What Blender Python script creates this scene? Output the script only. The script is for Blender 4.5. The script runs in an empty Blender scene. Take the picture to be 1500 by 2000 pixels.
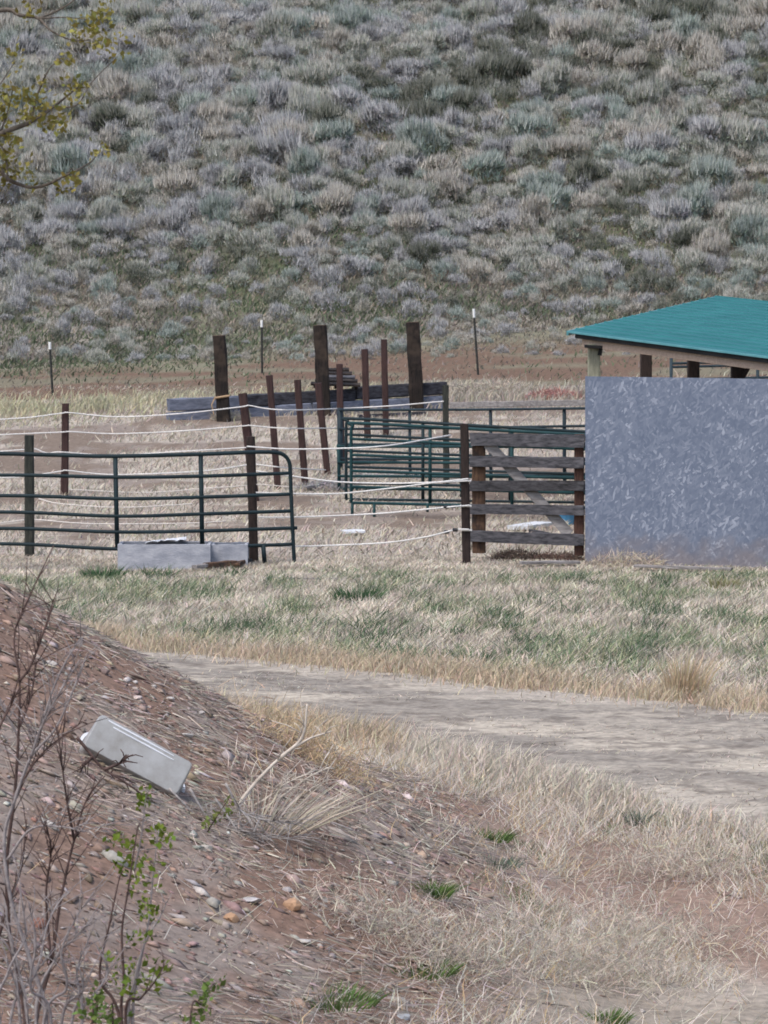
import bpy, math, random
import numpy as np
from mathutils import Vector, Matrix

random.seed(7)
rng = np.random.default_rng(11)
scene = bpy.context.scene
R = math.radians

# ------------------------------------------------------------------ camera
F = 7417.0            # focal length in photo pixels (photo 1500 x 2000)
HCAM = 3.4
PITCH = math.atan(460.0 / F)
cam_d = bpy.data.cameras.new('camera')
cam_d.sensor_fit = 'HORIZONTAL'
cam_d.sensor_width = 36.0
cam_d.lens = 36.0 * F / 1500.0
cam_d.dof.use_dof = True
cam_d.dof.focus_distance = 26.0
cam_d.dof.aperture_fstop = 20.0
cam_d.clip_start = 0.5
cam_d.clip_end = 1500
cam = bpy.data.objects.new('camera', cam_d)
scene.collection.objects.link(cam)
cam.location = (0, 0, HCAM)
cam.rotation_euler = (math.pi / 2 - PITCH, 0, 0)
scene.camera = cam

# ------------------------------------------------------------------ light
SUN_EL, SUN_AZ = 60.0, -140.0       # azimuth measured from +Y (away from camera) towards +X
w = bpy.data.worlds.new('World'); scene.world = w; w.use_nodes = True
nt = w.node_tree; bg = nt.nodes['Background']
sky = nt.nodes.new('ShaderNodeTexSky'); sky.sky_type = 'NISHITA'; sky.sun_disc = False
sky.sun_elevation = R(SUN_EL); sky.sun_rotation = R(SUN_AZ); sky.air_density = 1.0; sky.dust_density = 3.0; sky.ozone_density = 0.9
nt.links.new(sky.outputs[0], bg.inputs[0]); bg.inputs[1].default_value = 0.14
sd = bpy.data.lights.new('sun', 'SUN'); sd.energy = 1.1; sd.angle = R(14); sd.color = (1, .985, .955)
sun = bpy.data.objects.new('sun', sd); scene.collection.objects.link(sun)
az, el = R(SUN_AZ), R(SUN_EL)
sdir = Vector((math.sin(az) * math.cos(el), math.cos(az) * math.cos(el), math.sin(el)))
sun.rotation_euler = sdir.to_track_quat('Z', 'Y').to_euler()
sun.location = (-20, 20, 40)
scene.view_settings.view_transform = 'Standard'
scene.view_settings.look = 'None'
scene.view_settings.gamma = 1.0
scene.view_settings.exposure = 1.06
scene.cycles.filter_width = 1.7
scene.cycles.max_bounces = 6
scene.cycles.diffuse_bounces = 3

# ------------------------------------------------------------------ maths helpers
FW = np.array([0, math.cos(PITCH), -math.sin(PITCH)])
UP = np.array([0, math.sin(PITCH), math.cos(PITCH)])
RT = np.array([1.0, 0, 0])

def ray(px, py):
    return FW + (px - 750.0) / F * RT - (py - 1000.0) / F * UP

def at(px, py, Y):
    d = ray(px, py)
    return np.array([0, 0, HCAM]) + d * (Y / d[1])

_perm = rng.random((257, 257))
def vnoise(x, y):
    x = np.asarray(x, float); y = np.asarray(y, float)
    xi = np.floor(x).astype(int); yi = np.floor(y).astype(int)
    fx = x - xi; fy = y - yi
    fx = fx * fx * (3 - 2 * fx); fy = fy * fy * (3 - 2 * fy)
    a = _perm[xi % 256, yi % 256]; b = _perm[(xi + 1) % 256, yi % 256]
    c = _perm[xi % 256, (yi + 1) % 256]; d = _perm[(xi + 1) % 256, (yi + 1) % 256]
    return (a * (1 - fx) + b * fx) * (1 - fy) + (c * (1 - fx) + d * fx) * fy

def fbm(x, y, o=4):
    s = 0; a = .5; t = 0
    for i in range(o):
        s = s + a * vnoise(x * 2 ** i + 17.3 * i, y * 2 ** i + 5.1 * i); t += a; a *= .5
    return s / t

def sstep(a, b, x):
    t = np.clip((x - a) / (b - a), 0, 1)
    return t * t * (3 - 2 * t)

_py = np.arange(-60, 420, .5)
_pz = np.interp(_py, [-60, 47, 55, 60, 65, 68, 74, 79, 84, 90, 95, 105, 120, 150, 200, 260, 420],
                [0, 0, 0.05, .25, .62, .85, 1.15, 1.42, 1.85, 3.1, 4.45, 7.8, 13.2, 25, 44, 60, 75])
_k = np.ones(9) / 9
_pz = np.convolve(np.pad(_pz, 4, mode='edge'), _k, 'valid')

def mound(x, y):
    g = np.interp(y, [4, 9, 13, 15, 18, 20.5, 22.5, 24, 26, 28], [.1, .15, .26, .4, .78, .96, .8, .5, .14, 0])
    q = (0.92 - x + .25 * (fbm(x * .6 + 9, y * .6) - .5)) * .6
    q = .12 * np.log1p(np.exp(np.clip(q / .12, -40, 40)))
    q = np.minimum(q, 2.6 + .15 * q)
    return q * g

def ter(x, y):
    x = np.asarray(x, float); y = np.asarray(y, float)
    z = np.interp(y, _py, _pz)
    z = z + .016 * x * sstep(58, 70, y) * (1 - sstep(84, 95, y))
    z = z + sstep(84, 104, y) * (2.4 * (fbm(x / 17 + 3, y / 17 + 8, 3) - .5) + .9 * (fbm(x / 3.2 + y / 9, y / 4, 2) - .5))
    z = z + mound(x, y)
    z = z + .10 * (fbm(x * .45, y * .45, 3) - .5) * sstep(6, 14, y)
    z = z + .035 * (fbm(x * 2.1, y * 2.1, 3) - .5)
    return z

_ys = np.concatenate([np.arange(8, 60, .02), np.arange(60, 220, .1)])
def hit(px, py):
    d = ray(px, py)
    x = d[0] / d[1] * _ys; z = HCAM + d[2] / d[1] * _ys
    below = z < ter(x, _ys)
    i = int(np.argmax(below)) if below.any() else len(_ys) - 1
    Y = _ys[i]
    return np.array([x[i], Y, float(ter(x[i], Y))])

def gnd(x, y, dz=0.0):
    return np.array([x, y, float(ter(x, y)) + dz])

# ------------------------------------------------------------------ object helpers
COL = scene.collection
def mesh_np(name, V, loops, starts, mats, col=None, smooth=False):
    me = bpy.data.meshes.new(name)
    V = np.asarray(V, np.float32)
    me.vertices.add(len(V)); me.vertices.foreach_set('co', V.ravel())
    me.loops.add(len(loops)); me.loops.foreach_set('vertex_index', np.asarray(loops, np.int32))
    me.polygons.add(len(starts)); me.polygons.foreach_set('loop_start', np.asarray(starts, np.int32))
    if smooth:
        me.polygons.foreach_set('use_smooth', np.ones(len(starts), bool))
    if col is not None:
        a = me.color_attributes.new('tint', 'FLOAT_COLOR', 'POINT')
        c = np.ones((len(V), 4), np.float32); c[:, :3] = col
        a.data.foreach_set('color', c.ravel())
    me.update(calc_edges=True); me.validate()
    for m in (mats if isinstance(mats, (list, tuple)) else [mats]):
        me.materials.append(m)
    return me

def world_loc(p):
    q = np.zeros(3)
    while p is not None:
        q = q + np.array(p.location); p = p.parent
    return q

class MB:
    """collects vertices and faces of one mesh"""
    def __init__(s): s.v = []; s.f = []
    def add(s, vs, fs):
        o = len(s.v); s.v += [tuple(map(float, p)) for p in vs]; s.f += [[i + o for i in f] for f in fs]
    def build(s, name, mat, parent=None, smooth=False, origin=None):
        me = bpy.data.meshes.new(name)
        v = s.v
        if parent is not None:
            o = world_loc(parent); v = [tuple(np.array(p) - o) for p in v]
        elif origin is not None:
            v = [tuple(np.array(p) - np.array(origin)) for p in v]
        me.from_pydata(v, [], s.f); me.validate()
        if smooth: me.polygons.foreach_set('use_smooth', np.ones(len(me.polygons), bool))
        me.materials.append(mat); me.update()
        ob = bpy.data.objects.new(name, me); COL.objects.link(ob)
        if parent is not None: ob.parent = parent
        elif origin is not None: ob.location = tuple(map(float, origin))
        return ob

def tag(o, label, cat, group=None, kind=None):
    o['label'] = label
    if cat: o['category'] = cat
    if group: o['group'] = group
    if kind: o['kind'] = kind
    return o

def empty(name, loc, label, cat, group=None):
    o = bpy.data.objects.new(name, None); COL.objects.link(o); o.location = tuple(map(float, loc))
    o.empty_display_size = .2
    return tag(o, label, cat, group)

def tube(mb, pts, r, sides=8):
    P = [Vector(p) for p in pts]; n = len(P)
    rs = r if isinstance(r, (list, tuple, np.ndarray)) else [r] * n
    vs = []; fs = []
    t0 = (P[1] - P[0]).normalized()
    a = t0.cross(Vector((0, 0, 1)))
    if a.length < .1: a = t0.cross(Vector((1, 0, 0)))
    a.normalize()
    for i in range(n):
        t = (P[min(i + 1, n - 1)] - P[max(i - 1, 0)]).normalized()
        a = (a - t * a.dot(t)).normalized(); b = t.cross(a)
        for k in range(sides):
            an = 2 * math.pi * k / sides
            vs.append(P[i] + (a * math.cos(an) + b * math.sin(an)) * rs[i])
    for i in range(n - 1):
        for k in range(sides):
            k2 = (k + 1) % sides
            fs.append([i * sides + k, i * sides + k2, (i + 1) * sides + k2, (i + 1) * sides + k])
    fs.append(list(range(sides))[::-1]); fs.append([(n - 1) * sides + k for k in range(sides)])
    mb.add(vs, fs)

def smooth_path(pts, n=24):
    P = [np.array(p, float) for p in pts]
    if len(P) < 3:
        return [P[0] + (P[-1] - P[0]) * i / n for i in range(n + 1)]
    Q = [2 * P[0] - P[1]] + P + [2 * P[-1] - P[-2]]
    out = []
    seg = max(2, n // (len(P) - 1))
    for i in range(1, len(Q) - 2):
        for k in range(seg):
            t = k / seg
            a, b, c, d = Q[i - 1], Q[i], Q[i + 1], Q[i + 2]
            out.append(.5 * ((2 * b) + (c - a) * t + (2 * a - 5 * b + 4 * c - d) * t * t + (3 * b - a - 3 * c + d) * t ** 3))
    out.append(P[-1])
    return out

def beam(mb, p0, p1, wd, ht, side=(0, 1, 0), ch=.15, seg=6, jit=.006, endj=0.0):
    """squared timber from p0 to p1: wd along `side`, ht across it, edges chamfered, faces a little uneven"""
    p0 = Vector(p0); p1 = Vector(p1); d = (p1 - p0).normalized()
    s = Vector(side); s = (s - d * s.dot(d)).normalized(); u = d.cross(s).normalized()
    c = ch * min(wd, ht)
    hw, hh = wd / 2, ht / 2
    sec = [(-hw + c, -hh), (hw - c, -hh), (hw, -hh + c), (hw, hh - c), (hw - c, hh), (-hw + c, hh), (-hw, hh - c), (-hw, -hh + c)]
    vs = []; fs = []
    for i in range(seg + 1):
        q = p0.lerp(p1, i / seg)
        for a, b in sec:
            e = random.uniform(-1, 1) * endj if i in (0, seg) else 0
            vs.append(q + s * (a + random.uniform(-jit, jit)) + u * (b + random.uniform(-jit, jit)) + d * e)
    for i in range(seg):
        for k in range(8):
            k2 = (k + 1) % 8
            fs.append([i * 8 + k, i * 8 + k2, (i + 1) * 8 + k2, (i + 1) * 8 + k])
    fs.append(list(range(8))[::-1]); fs.append([seg * 8 + k for k in range(8)])
    mb.add(vs, fs)

def rock(mb, c, r, flat=.5, seed=0, sub=2):
    import bmesh
    rr = random.Random(seed)
    bm = bmesh.new(); bmesh.ops.create_icosphere(bm, subdivisions=sub, radius=1)
    planes = [(Vector((rr.gauss(0, 1), rr.gauss(0, 1), rr.gauss(0, 1))).normalized(), rr.uniform(.55, .85)) for _ in range(9)]
    rot = Matrix.Rotation(rr.uniform(0, 6.28), 3, 'Z') @ Matrix.Rotation(rr.uniform(-.35, .35), 3, 'X')
    sx, sy = rr.uniform(.8, 1.3), rr.uniform(.7, 1.0)
    vs = []
    for v in bm.verts:
        p = v.co.copy()
        for n, dd in planes:
            q = p.dot(n)
            if q > dd: p -= n * (q - dd)
        p = Vector((p.x * sx, p.y * sy, p.z * flat)) * r
        vs.append(rot @ p + Vector(c))
    fs = [[v.index for v in f.verts] for f in bm.faces]
    bm.free(); mb.add(vs, fs)

def strips(P, D, wd, col, bend=None, three=False, wdir=None):
    """many thin leaf or blade faces: returns vertices, loops, starts, colours"""
    n = len(P)
    if wdir is None:
        rv = rng.normal(size=(n, 3)); wdir = np.cross(D, rv)
    wdir = wdir / (np.linalg.norm(wdir, axis=1, keepdims=True) + 1e-9)
    hw = wdir * (wd[:, None] / 2)
    if three:
        V = np.stack([P - hw, P + hw, P + D], 1).reshape(-1, 3)
        loops = np.arange(3 * n); starts = np.arange(n) * 3
        C = np.repeat(col, 3, 0)
        return V, loops, starts, C
    if bend is None: bend = np.zeros((n, 3))
    mid = P + D * .5
    V = np.stack([P - hw, P + hw, mid - hw * .85, mid + hw * .85, P + D + bend], 1).reshape(-1, 3)
    b = (np.arange(n) * 5)[:, None]
    loops = (b + np.array([0, 1, 3, 2, 2, 3, 4])[None]).ravel()
    starts = (np.arange(n)[:, None] * 7 + np.array([0, 4])[None]).ravel()
    C = np.repeat(col, 5, 0)
    return V, loops, starts, C

def jcol(base, n, amt=.18, hue=.05):
    b = np.asarray(base, float)
    if b.ndim == 1: b = np.repeat(b[None], n, 0)
    k = 1 + rng.normal(0, amt, (n, 1))
    return np.clip(b * np.clip(k, .35, 1.9) * (1 + rng.normal(0, hue, (n, 3))), .004, .85)

def blades(name, xy, h, wd, col, lean=(.22, 0), spread=.32, mat=None, label='', cat='grass', dz=0):
    n = len(xy)
    z = ter(xy[:, 0], xy[:, 1]) + dz - .01
    P = np.column_stack([xy, z])
    D = np.column_stack([lean[0] + rng.normal(0, spread, n), lean[1] + rng.normal(0, spread, n), np.full(n, .95)]) * h[:, None]
    bend = np.column_stack([lean[0] * .6 + rng.normal(0, .22, n), rng.normal(0, .22, n), -np.abs(rng.normal(0, .16, n))]) * h[:, None]
    an = rng.normal(0, .7, n)
    wdir = np.column_stack([np.cos(an), np.sin(an), np.zeros(n)])
    V, l, s, C = strips(P, D, wd, col, bend, wdir=wdir)
    me = mesh_np(name, V, l, s, mat, C)
    ob = bpy.data.objects.new(name, me); COL.objects.link(ob)
    return tag(ob, label, cat, None, 'stuff')

# ------------------------------------------------------------------ materials
def new_mat(name):
    m = bpy.data.materials.new(name); m.use_nodes = True
    return m, m.node_tree, m.node_tree.nodes['Principled BSDF']

def node(nt, t, **kw):
    n = nt.nodes.new(t)
    for k, v in kw.items(): setattr(n, k, v)
    return n

def noise_mat(name, c0, c1, scale=8, stretch=(1, 1, 1), rough=.85, bump=.3, bscale=40, spec=.25, metal=0, contrast=(.35, .65), c2=None, scale2=3):
    m, t, b = new_mat(name)
    tc = node(t, 'ShaderNodeTexCoord'); mp = node(t, 'ShaderNodeMapping'); mp.inputs['Scale'].default_value = stretch
    t.links.new(tc.outputs['Object'], mp.inputs[0])
    nz = node(t, 'ShaderNodeTexNoise'); nz.inputs['Scale'].default_value = scale; nz.inputs['Detail'].default_value = 6; nz.inputs['Roughness'].default_value = .65
    t.links.new(mp.outputs[0], nz.inputs[0])
    r = node(t, 'ShaderNodeValToRGB'); r.color_ramp.elements[0].position = contrast[0]; r.color_ramp.elements[1].position = contrast[1]
    r.color_ramp.elements[0].color = (*c0, 1); r.color_ramp.elements[1].color = (*c1, 1)
    t.links.new(nz.outputs[0], r.inputs[0])
    out = r.outputs[0]
    if c2 is not None:
        n2 = node(t, 'ShaderNodeTexNoise'); n2.inputs['Scale'].default_value = scale2; n2.inputs['Detail'].default_value = 4
        t.links.new(tc.outputs['Object'], n2.inputs[0])
        r2 = node(t, 'ShaderNodeValToRGB'); r2.color_ramp.elements[0].position = .5; r2.color_ramp.elements[1].position = .64
        t.links.new(n2.outputs[0], r2.inputs[0])
        mx = node(t, 'ShaderNodeMixRGB'); t.links.new(r2.outputs[0], mx.inputs[0]); t.links.new(out, mx.inputs[1]); mx.inputs[2].default_value = (*c2, 1)
        out = mx.outputs[0]
    t.links.new(out, b.inputs['Base Color'])
    b.inputs['Roughness'].default_value = rough; b.inputs['Specular IOR Level'].default_value = spec; b.inputs['Metallic'].default_value = metal
    if bump:
        n3 = node(t, 'ShaderNodeTexNoise'); n3.inputs['Scale'].default_value = bscale; n3.inputs['Detail'].default_value = 5
        t.links.new(mp.outputs[0], n3.inputs[0])
        bp = node(t, 'ShaderNodeBump'); bp.inputs['Strength'].default_value = bump; bp.inputs['Distance'].default_value = .02
        t.links.new(n3.outputs[0], bp.inputs['Height']); t.links.new(bp.outputs[0], b.inputs['Normal'])
    return m

def tint_mat(name, scale=60, amt=.35, rough=.95, bump=0, trans=0.0):
    m, t, b = new_mat(name)
    at_ = node(t, 'ShaderNodeAttribute', attribute_name='tint')
    tc = node(t, 'ShaderNodeTexCoord')
    nz = node(t, 'ShaderNodeTexNoise'); nz.inputs['Scale'].default_value = scale; nz.inputs['Detail'].default_value = 5; nz.inputs['Roughness'].default_value = .7
    t.links.new(tc.outputs['Object'], nz.inputs[0])
    mr = node(t, 'ShaderNodeMapRange'); mr.inputs[1].default_value = .3; mr.inputs[2].default_value = .7
    mr.inputs[3].default_value = 1 - amt; mr.inputs[4].default_value = 1 + amt
    t.links.new(nz.outputs[0], mr.inputs[0])
    mx = node(t, 'ShaderNodeVectorMath', operation='SCALE')
    t.links.new(at_.outputs['Color'], mx.inputs[0]); t.links.new(mr.outputs[0], mx.inputs['Scale'])
    t.links.new(mx.outputs[0], b.inputs['Base Color'])
    b.inputs['Roughness'].default_value = rough; b.inputs['Specular IOR Level'].default_value = .12
    if bump:
        bp = node(t, 'ShaderNodeBump'); bp.inputs['Strength'].default_value = bump; bp.inputs['Distance'].default_value = .03
        t.links.new(nz.outputs[0], bp.inputs['Height']); t.links.new(bp.outputs[0], b.inputs['Normal'])
    if trans:
        tr = node(t, 'ShaderNodeBsdfTranslucent'); t.links.new(mx.outputs[0], tr.inputs[0])
        ms = node(t, 'ShaderNodeMixShader'); ms.inputs[0].default_value = trans
        t.links.new(b.outputs[0], ms.inputs[1]); t.links.new(tr.outputs[0], ms.inputs[2])
        t.links.new(ms.outputs[0], t.nodes['Material Output'].inputs[0])
    return m

M = {}
M['ground'] = tint_mat('ground_soil', 14, .38, 1, .5)
M['blade'] = tint_mat('grass_blade', 3, .12, .9, 0, .25)
M['sage'] = tint_mat('sage_leaf', 6, .12, .95, 0, .15)
M['pebble'] = tint_mat('pebble_stone', 30, .2, .9, 0)
M['brown'] = noise_mat('rust_brown_paint', (.028, .015, .0135), (.055, .029, .026), 6, (6, 6, 1), .8, .3)
M['darkbrown'] = noise_mat('dark_brown_wood', (.016, .011, .0095), (.038, .025, .021), 7, (6, 6, 1), .85, .4)
M['darkgreenpost'] = noise_mat('dark_weathered_post', (.018, .02, .017), (.045, .045, .036), 7, (6, 6, 1), .85, .4)
M['tie'] = noise_mat('creosote_tie', (.007, .006, .0055), (.028, .02, .016), 5, (7, 7, .8), .9, .6, 30, c2=(.042, .03, .022), scale2=4.5)
M['tie_end'] = noise_mat('weathered_tie_grain', (.08, .055, .04), (.17, .115, .08), 12, (1, 1, 4), .95, .5)
M['timber'] = noise_mat('grey_timber', (.085, .095, .125), (.17, .185, .235), 3, (1, 6, 8), .9, .5, 20)
M['timber_dark'] = noise_mat('dark_grey_timber', (.012, .0115, .014), (.055, .055, .066), 3, (1, 6, 8), .9, .5, 20)
M['pipe'] = noise_mat('dark_green_pipe', (.007, .015, .018), (.013, .026, .030), 4, (1, 1, 1), .65, .05, spec=.2)
M['pipe_teal'] = noise_mat('teal_pipe', (.006, .025, .028), (.011, .045, .048), 4, (1, 1, 1), .65, .05, spec=.2)
M['pipe_blue'] = noise_mat('blue_grey_pipe', (.011, .02, .026), (.022, .038, .047), 4, (1, 1, 1), .65, .05, spec=.2)
M['rope'] = noise_mat('white_rope', (.48, .46, .44), (.66, .64, .61), 30, (1, 1, 1), .8, .2)
M['rope_old'] = noise_mat('grimy_rope', (.42, .38, .34), (.6, .55, .5), 30, (1, 1, 1), .8, .2)
M['plank'] = noise_mat('grey_plank', (.028, .028, .032), (.11, .105, .112), 3, (1.2, 8, 10), .9, .5, 25)
M['plank_dark'] = noise_mat('charred_plank', (.014, .0135, .0145), (.07, .066, .07), 3, (1.2, 8, 10), .9, .5, 25)
M['plank_pale'] = noise_mat('pale_plank', (.13, .12, .115), (.27, .25, .24), 3, (1.2, 8, 10), .9, .4, 25)
M['orangewood'] = noise_mat('orange_brown_wood', (.045, .026, .018), (.13, .075, .045), 5, (8, 8, 1.5), .9, .4, c2=(.03, .022, .018), scale2=5)
M['redwood'] = noise_mat('red_brown_wood', (.038, .02, .015), (.09, .045, .032), 5, (8, 8, 1.5), .9, .4)
M['palewood'] = noise_mat('pale_post_wood', (.17, .17, .12), (.3, .29, .22), 5, (8, 8, 1.5), .9, .4)
M['beamwood'] = noise_mat('tan_beam', (.26, .195, .15), (.36, .275, .215), 4, (1, 7, 7), .9, .3)
M['steel'] = noise_mat('dark_steel', (.02, .022, .02), (.05, .05, .045), 10, (1, 1, 1), .7, .1)
M['white'] = noise_mat('white_paint', (.6, .6, .58), (.8, .8, .78), 10, (1, 1, 1), .6, .1)
M['insul'] = noise_mat('black_insulator', (.012, .012, .014), (.03, .03, .03), 10, (1, 1, 1), .5, .05)
M['strap'] = noise_mat('tan_strap', (.25, .17, .10), (.4, .28, .17), 20, (1, 1, 1), .9, .2)
M['greyboard'] = noise_mat('grey_painted_board', (.22, .23, .26), (.36, .365, .39), 5, (1, 4, 2), .9, .3, 30)
M['sheet'] = noise_mat('white_sheet', (.45, .46, .48), (.62, .63, .65), 5, (1, 1, 1), .5, .4, 10)
M['bluetub'] = noise_mat('blue_plastic', (.05, .18, .32), (.08, .25, .42), 5, (1, 1, 1), .45, .05)
M['deadwood'] = noise_mat('pale_deadwood', (.34, .29, .24), (.55, .49, .42), 12, (1, 1, 1), .9, .3)
M['greywood'] = noise_mat('grey_deadwood', (.2, .18, .17), (.36, .33, .31), 12, (1, 1, 1), .9, .3)
M['stem'] = noise_mat('red_brown_stem', (.04, .025, .022), (.11, .07, .06), 25, (1, 1, 1), .85, .2)
M['stemgrey'] = noise_mat('grey_stem', (.14, .12, .12), (.30, .27, .26), 25, (1, 1, 1), .85, .2)
M['bark'] = noise_mat('olive_bark', (.06, .05, .04), (.15, .125, .10), 14, (3, 3, 1), .9, .5)
M['pink'] = noise_mat('pink_twigs', (.25, .10, .09), (.42, .22, .19), 15, (1, 1, 1), .9, .3)
M['leaf'] = tint_mat('fresh_leaf', 10, .15, .6, 0, .3)

def stone_mat(name, c):
    return noise_mat(name, tuple(k * .75 for k in c), tuple(min(.8, k * 1.2) for k in c), 9, (1, 1, 1), .9, .4, 30)

# roof sheet
M['roof'] = noise_mat('teal_roof_metal', (.008, .088, .092), (.014, .115, .118), 1.5, (1, 1, 1), .55, .02, spec=.3)
M['rooftrim'] = noise_mat('pale_roof_edge', (.05, .17, .19), (.09, .23, .25), 3, (1, 1, 1), .5, .02)
M['shadow_fascia'] = noise_mat('shadow_black', (.008, .008, .009), (.02, .02, .02), 3, (1, 1, 1), .9, .1)  # near-black puts the eave's shadow line into the strip's colour; bracket shares it

def osb_mat():
    m, t, b = new_mat('weathered_strandboard')
    tc = node(t, 'ShaderNodeTexCoord')
    outs = []
    for i, (ang, sc) in enumerate(((.55, (13, 1, 44)), (-.85, (12, 1, 42)), (1.35, (14, 1, 40)))):
        mp = node(t, 'ShaderNodeMapping'); mp.inputs['Rotation'].default_value = (0, ang, 0)
        mp2 = node(t, 'ShaderNodeMapping'); mp2.inputs['Scale'].default_value = sc
        mp2.inputs['Location'].default_value = (i * 7.7, 0, i * 3.1)
        t.links.new(tc.outputs['Object'], mp.inputs[0]); t.links.new(mp.outputs[0], mp2.inputs[0])
        vo = node(t, 'ShaderNodeTexVoronoi'); vo.inputs['Scale'].default_value = 1.0
        dn = node(t, 'ShaderNodeTexNoise'); dn.inputs['Scale'].default_value = 14; dn.inputs['Detail'].default_value = 3
        t.links.new(tc.outputs['Object'], dn.inputs[0])
        ad = node(t, 'ShaderNodeVectorMath', operation='MULTIPLY_ADD'); t.links.new(dn.outputs['Color'], ad.inputs[0]); ad.inputs[1].default_value = (.4, 0, .4); t.links.new(mp2.outputs[0], ad.inputs[2])
        t.links.new(ad.outputs[0], vo.inputs[0])
        sp = node(t, 'ShaderNodeSeparateColor'); t.links.new(vo.outputs['Color'], sp.inputs[0])
        outs.append(sp.outputs)
    m1 = node(t, 'ShaderNodeMath', operation='GREATER_THAN'); t.links.new(outs[0][1], m1.inputs[0]); m1.inputs[1].default_value = .5
    mixa = node(t, 'ShaderNodeMixRGB'); t.links.new(m1.outputs[0], mixa.inputs[0]); t.links.new(outs[0][0], mixa.inputs[1]); t.links.new(outs[1][0], mixa.inputs[2])
    m2 = node(t, 'ShaderNodeMath', operation='GREATER_THAN'); t.links.new(outs[2][1], m2.inputs[0]); m2.inputs[1].default_value = .66
    mixb = node(t, 'ShaderNodeMixRGB'); t.links.new(m2.outputs[0], mixb.inputs[0]); t.links.new(mixa.outputs[0], mixb.inputs[1]); t.links.new(outs[2][0], mixb.inputs[2])
    nz = node(t, 'ShaderNodeTexNoise'); nz.inputs['Scale'].default_value = 3; nz.inputs['Detail'].default_value = 5
    t.links.new(tc.outputs['Object'], nz.inputs[0])
    mxn = node(t, 'ShaderNodeMixRGB'); mxn.inputs[0].default_value = .42; t.links.new(mixb.outputs[0], mxn.inputs[1]); t.links.new(nz.outputs[0], mxn.inputs[2])
    r = node(t, 'ShaderNodeValToRGB'); cr = r.color_ramp
    cr.elements[0].position = .12; cr.elements[0].color = (.10, .122, .17, 1)
    cr.elements[1].position = .84; cr.elements[1].color = (.29, .312, .365, 1)
    e = cr.elements.new(.55); e.color = (.14, .162, .212, 1)
    e = cr.elements.new(.70); e.color = (.168, .19, .24, 1)
    t.links.new(mxn.outputs[0], r.inputs[0]); sx = node(t, 'ShaderNodeSeparateXYZ'); t.links.new(tc.outputs['Object'], sx.inputs[0])
    ns = node(t, 'ShaderNodeTexNoise'); ns.inputs['Scale'].default_value = 5; ns.inputs['Detail'].default_value = 5; t.links.new(tc.outputs['Object'], ns.inputs[0])
    ma = node(t, 'ShaderNodeMath', operation='MULTIPLY_ADD'); t.links.new(ns.outputs[0], ma.inputs[0]); ma.inputs[1].default_value = -.7; t.links.new(sx.outputs[2], ma.inputs[2])
    mr = node(t, 'ShaderNodeMapRange'); mr.inputs[1].default_value = -.30; mr.inputs[2].default_value = .02; mr.inputs[3].default_value = .45; mr.inputs[4].default_value = 0
    t.links.new(ma.outputs[0], mr.inputs[0])
    ms = node(t, 'ShaderNodeMixRGB'); t.links.new(mr.outputs[0], ms.inputs[0]); t.links.new(r.outputs[0], ms.inputs[1]); ms.inputs[2].default_value = (.20, .15, .12, 1)
    t.links.new(ms.outputs[0], b.inputs['Base Color'])
    b.inputs['Roughness'].default_value = .85; b.inputs['Specular IOR Level'].default_value = .2
    bp = node(t, 'ShaderNodeBump'); bp.inputs['Strength'].default_value = .25; bp.inputs['Distance'].default_value = .004
    t.links.new(mixb.outputs[0], bp.inputs['Height']); t.links.new(bp.outputs[0], b.inputs['Normal'])
    return m
M['osb'] = osb_mat()

def plastic_mat():
    m, t, b = new_mat('cloudy_clear_plastic')
    b.inputs['Base Color'].default_value = (.56, .57, .57, 1); b.inputs['Roughness'].default_value = .55
    b.inputs['Transmission Weight'].default_value = .25; b.inputs['IOR'].default_value = 1.3
    tc = node(t, 'ShaderNodeTexCoord'); nz = node(t, 'ShaderNodeTexNoise'); nz.inputs['Scale'].default_value = 6; nz.inputs['Detail'].default_value = 8; nz.inputs['Roughness'].default_value = .7
    t.links.new(tc.outputs['Object'], nz.inputs[0])
    r = node(t, 'ShaderNodeValToRGB'); r.color_ramp.elements[0].color = (.24, .23, .21, 1); r.color_ramp.elements[1].color = (.37, .37, .365, 1)
    r.color_ramp.elements[0].position = .3; r.color_ramp.elements[1].position = .6
    t.links.new(nz.outputs[0], r.inputs[0]); t.links.new(r.outputs[0], b.inputs['Base Color'])
    return m
M['plastic'] = plastic_mat()
M['plastic_rim'] = noise_mat('white_plastic_rim', (.5, .51, .53), (.65, .66, .68), 6, (1, 1, 1), .3, .05, spec=.5)

# ------------------------------------------------------------------ ground
def graded(lo, hi, step, outer, growth=1.12):
    a = list(np.arange(lo, hi, step)); s = step
    x = hi
    while x < outer[1]:
        a.append(x); s *= growth; x += s
    a.append(outer[1]); s = step; x = lo - step
    b = []
    while x > outer[0]:
        b.append(x); s *= growth; x -= s
    b.append(outer[0])
    return np.array(b[::-1] + a)

def yup(x): return 32.7 - .95 * x        # far edge of the track
def ylo(x): return 26.9 - 1.70 * x       # near edge of the track

gx = graded(-4.5, 4.5, .07, (-190, 190), 1.07)
gy = np.concatenate([np.linspace(-60, 10, 15), np.arange(10.5, 36, .09), np.arange(36, 70, .16), np.arange(70, 125, .3), np.linspace(126, 400, 60)])
GX, GY = np.meshgrid(gx, gy)
GZ = ter(GX, GY)
mnd = mound(GX, GY)
nx, ny = len(gx), len(gy)

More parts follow.
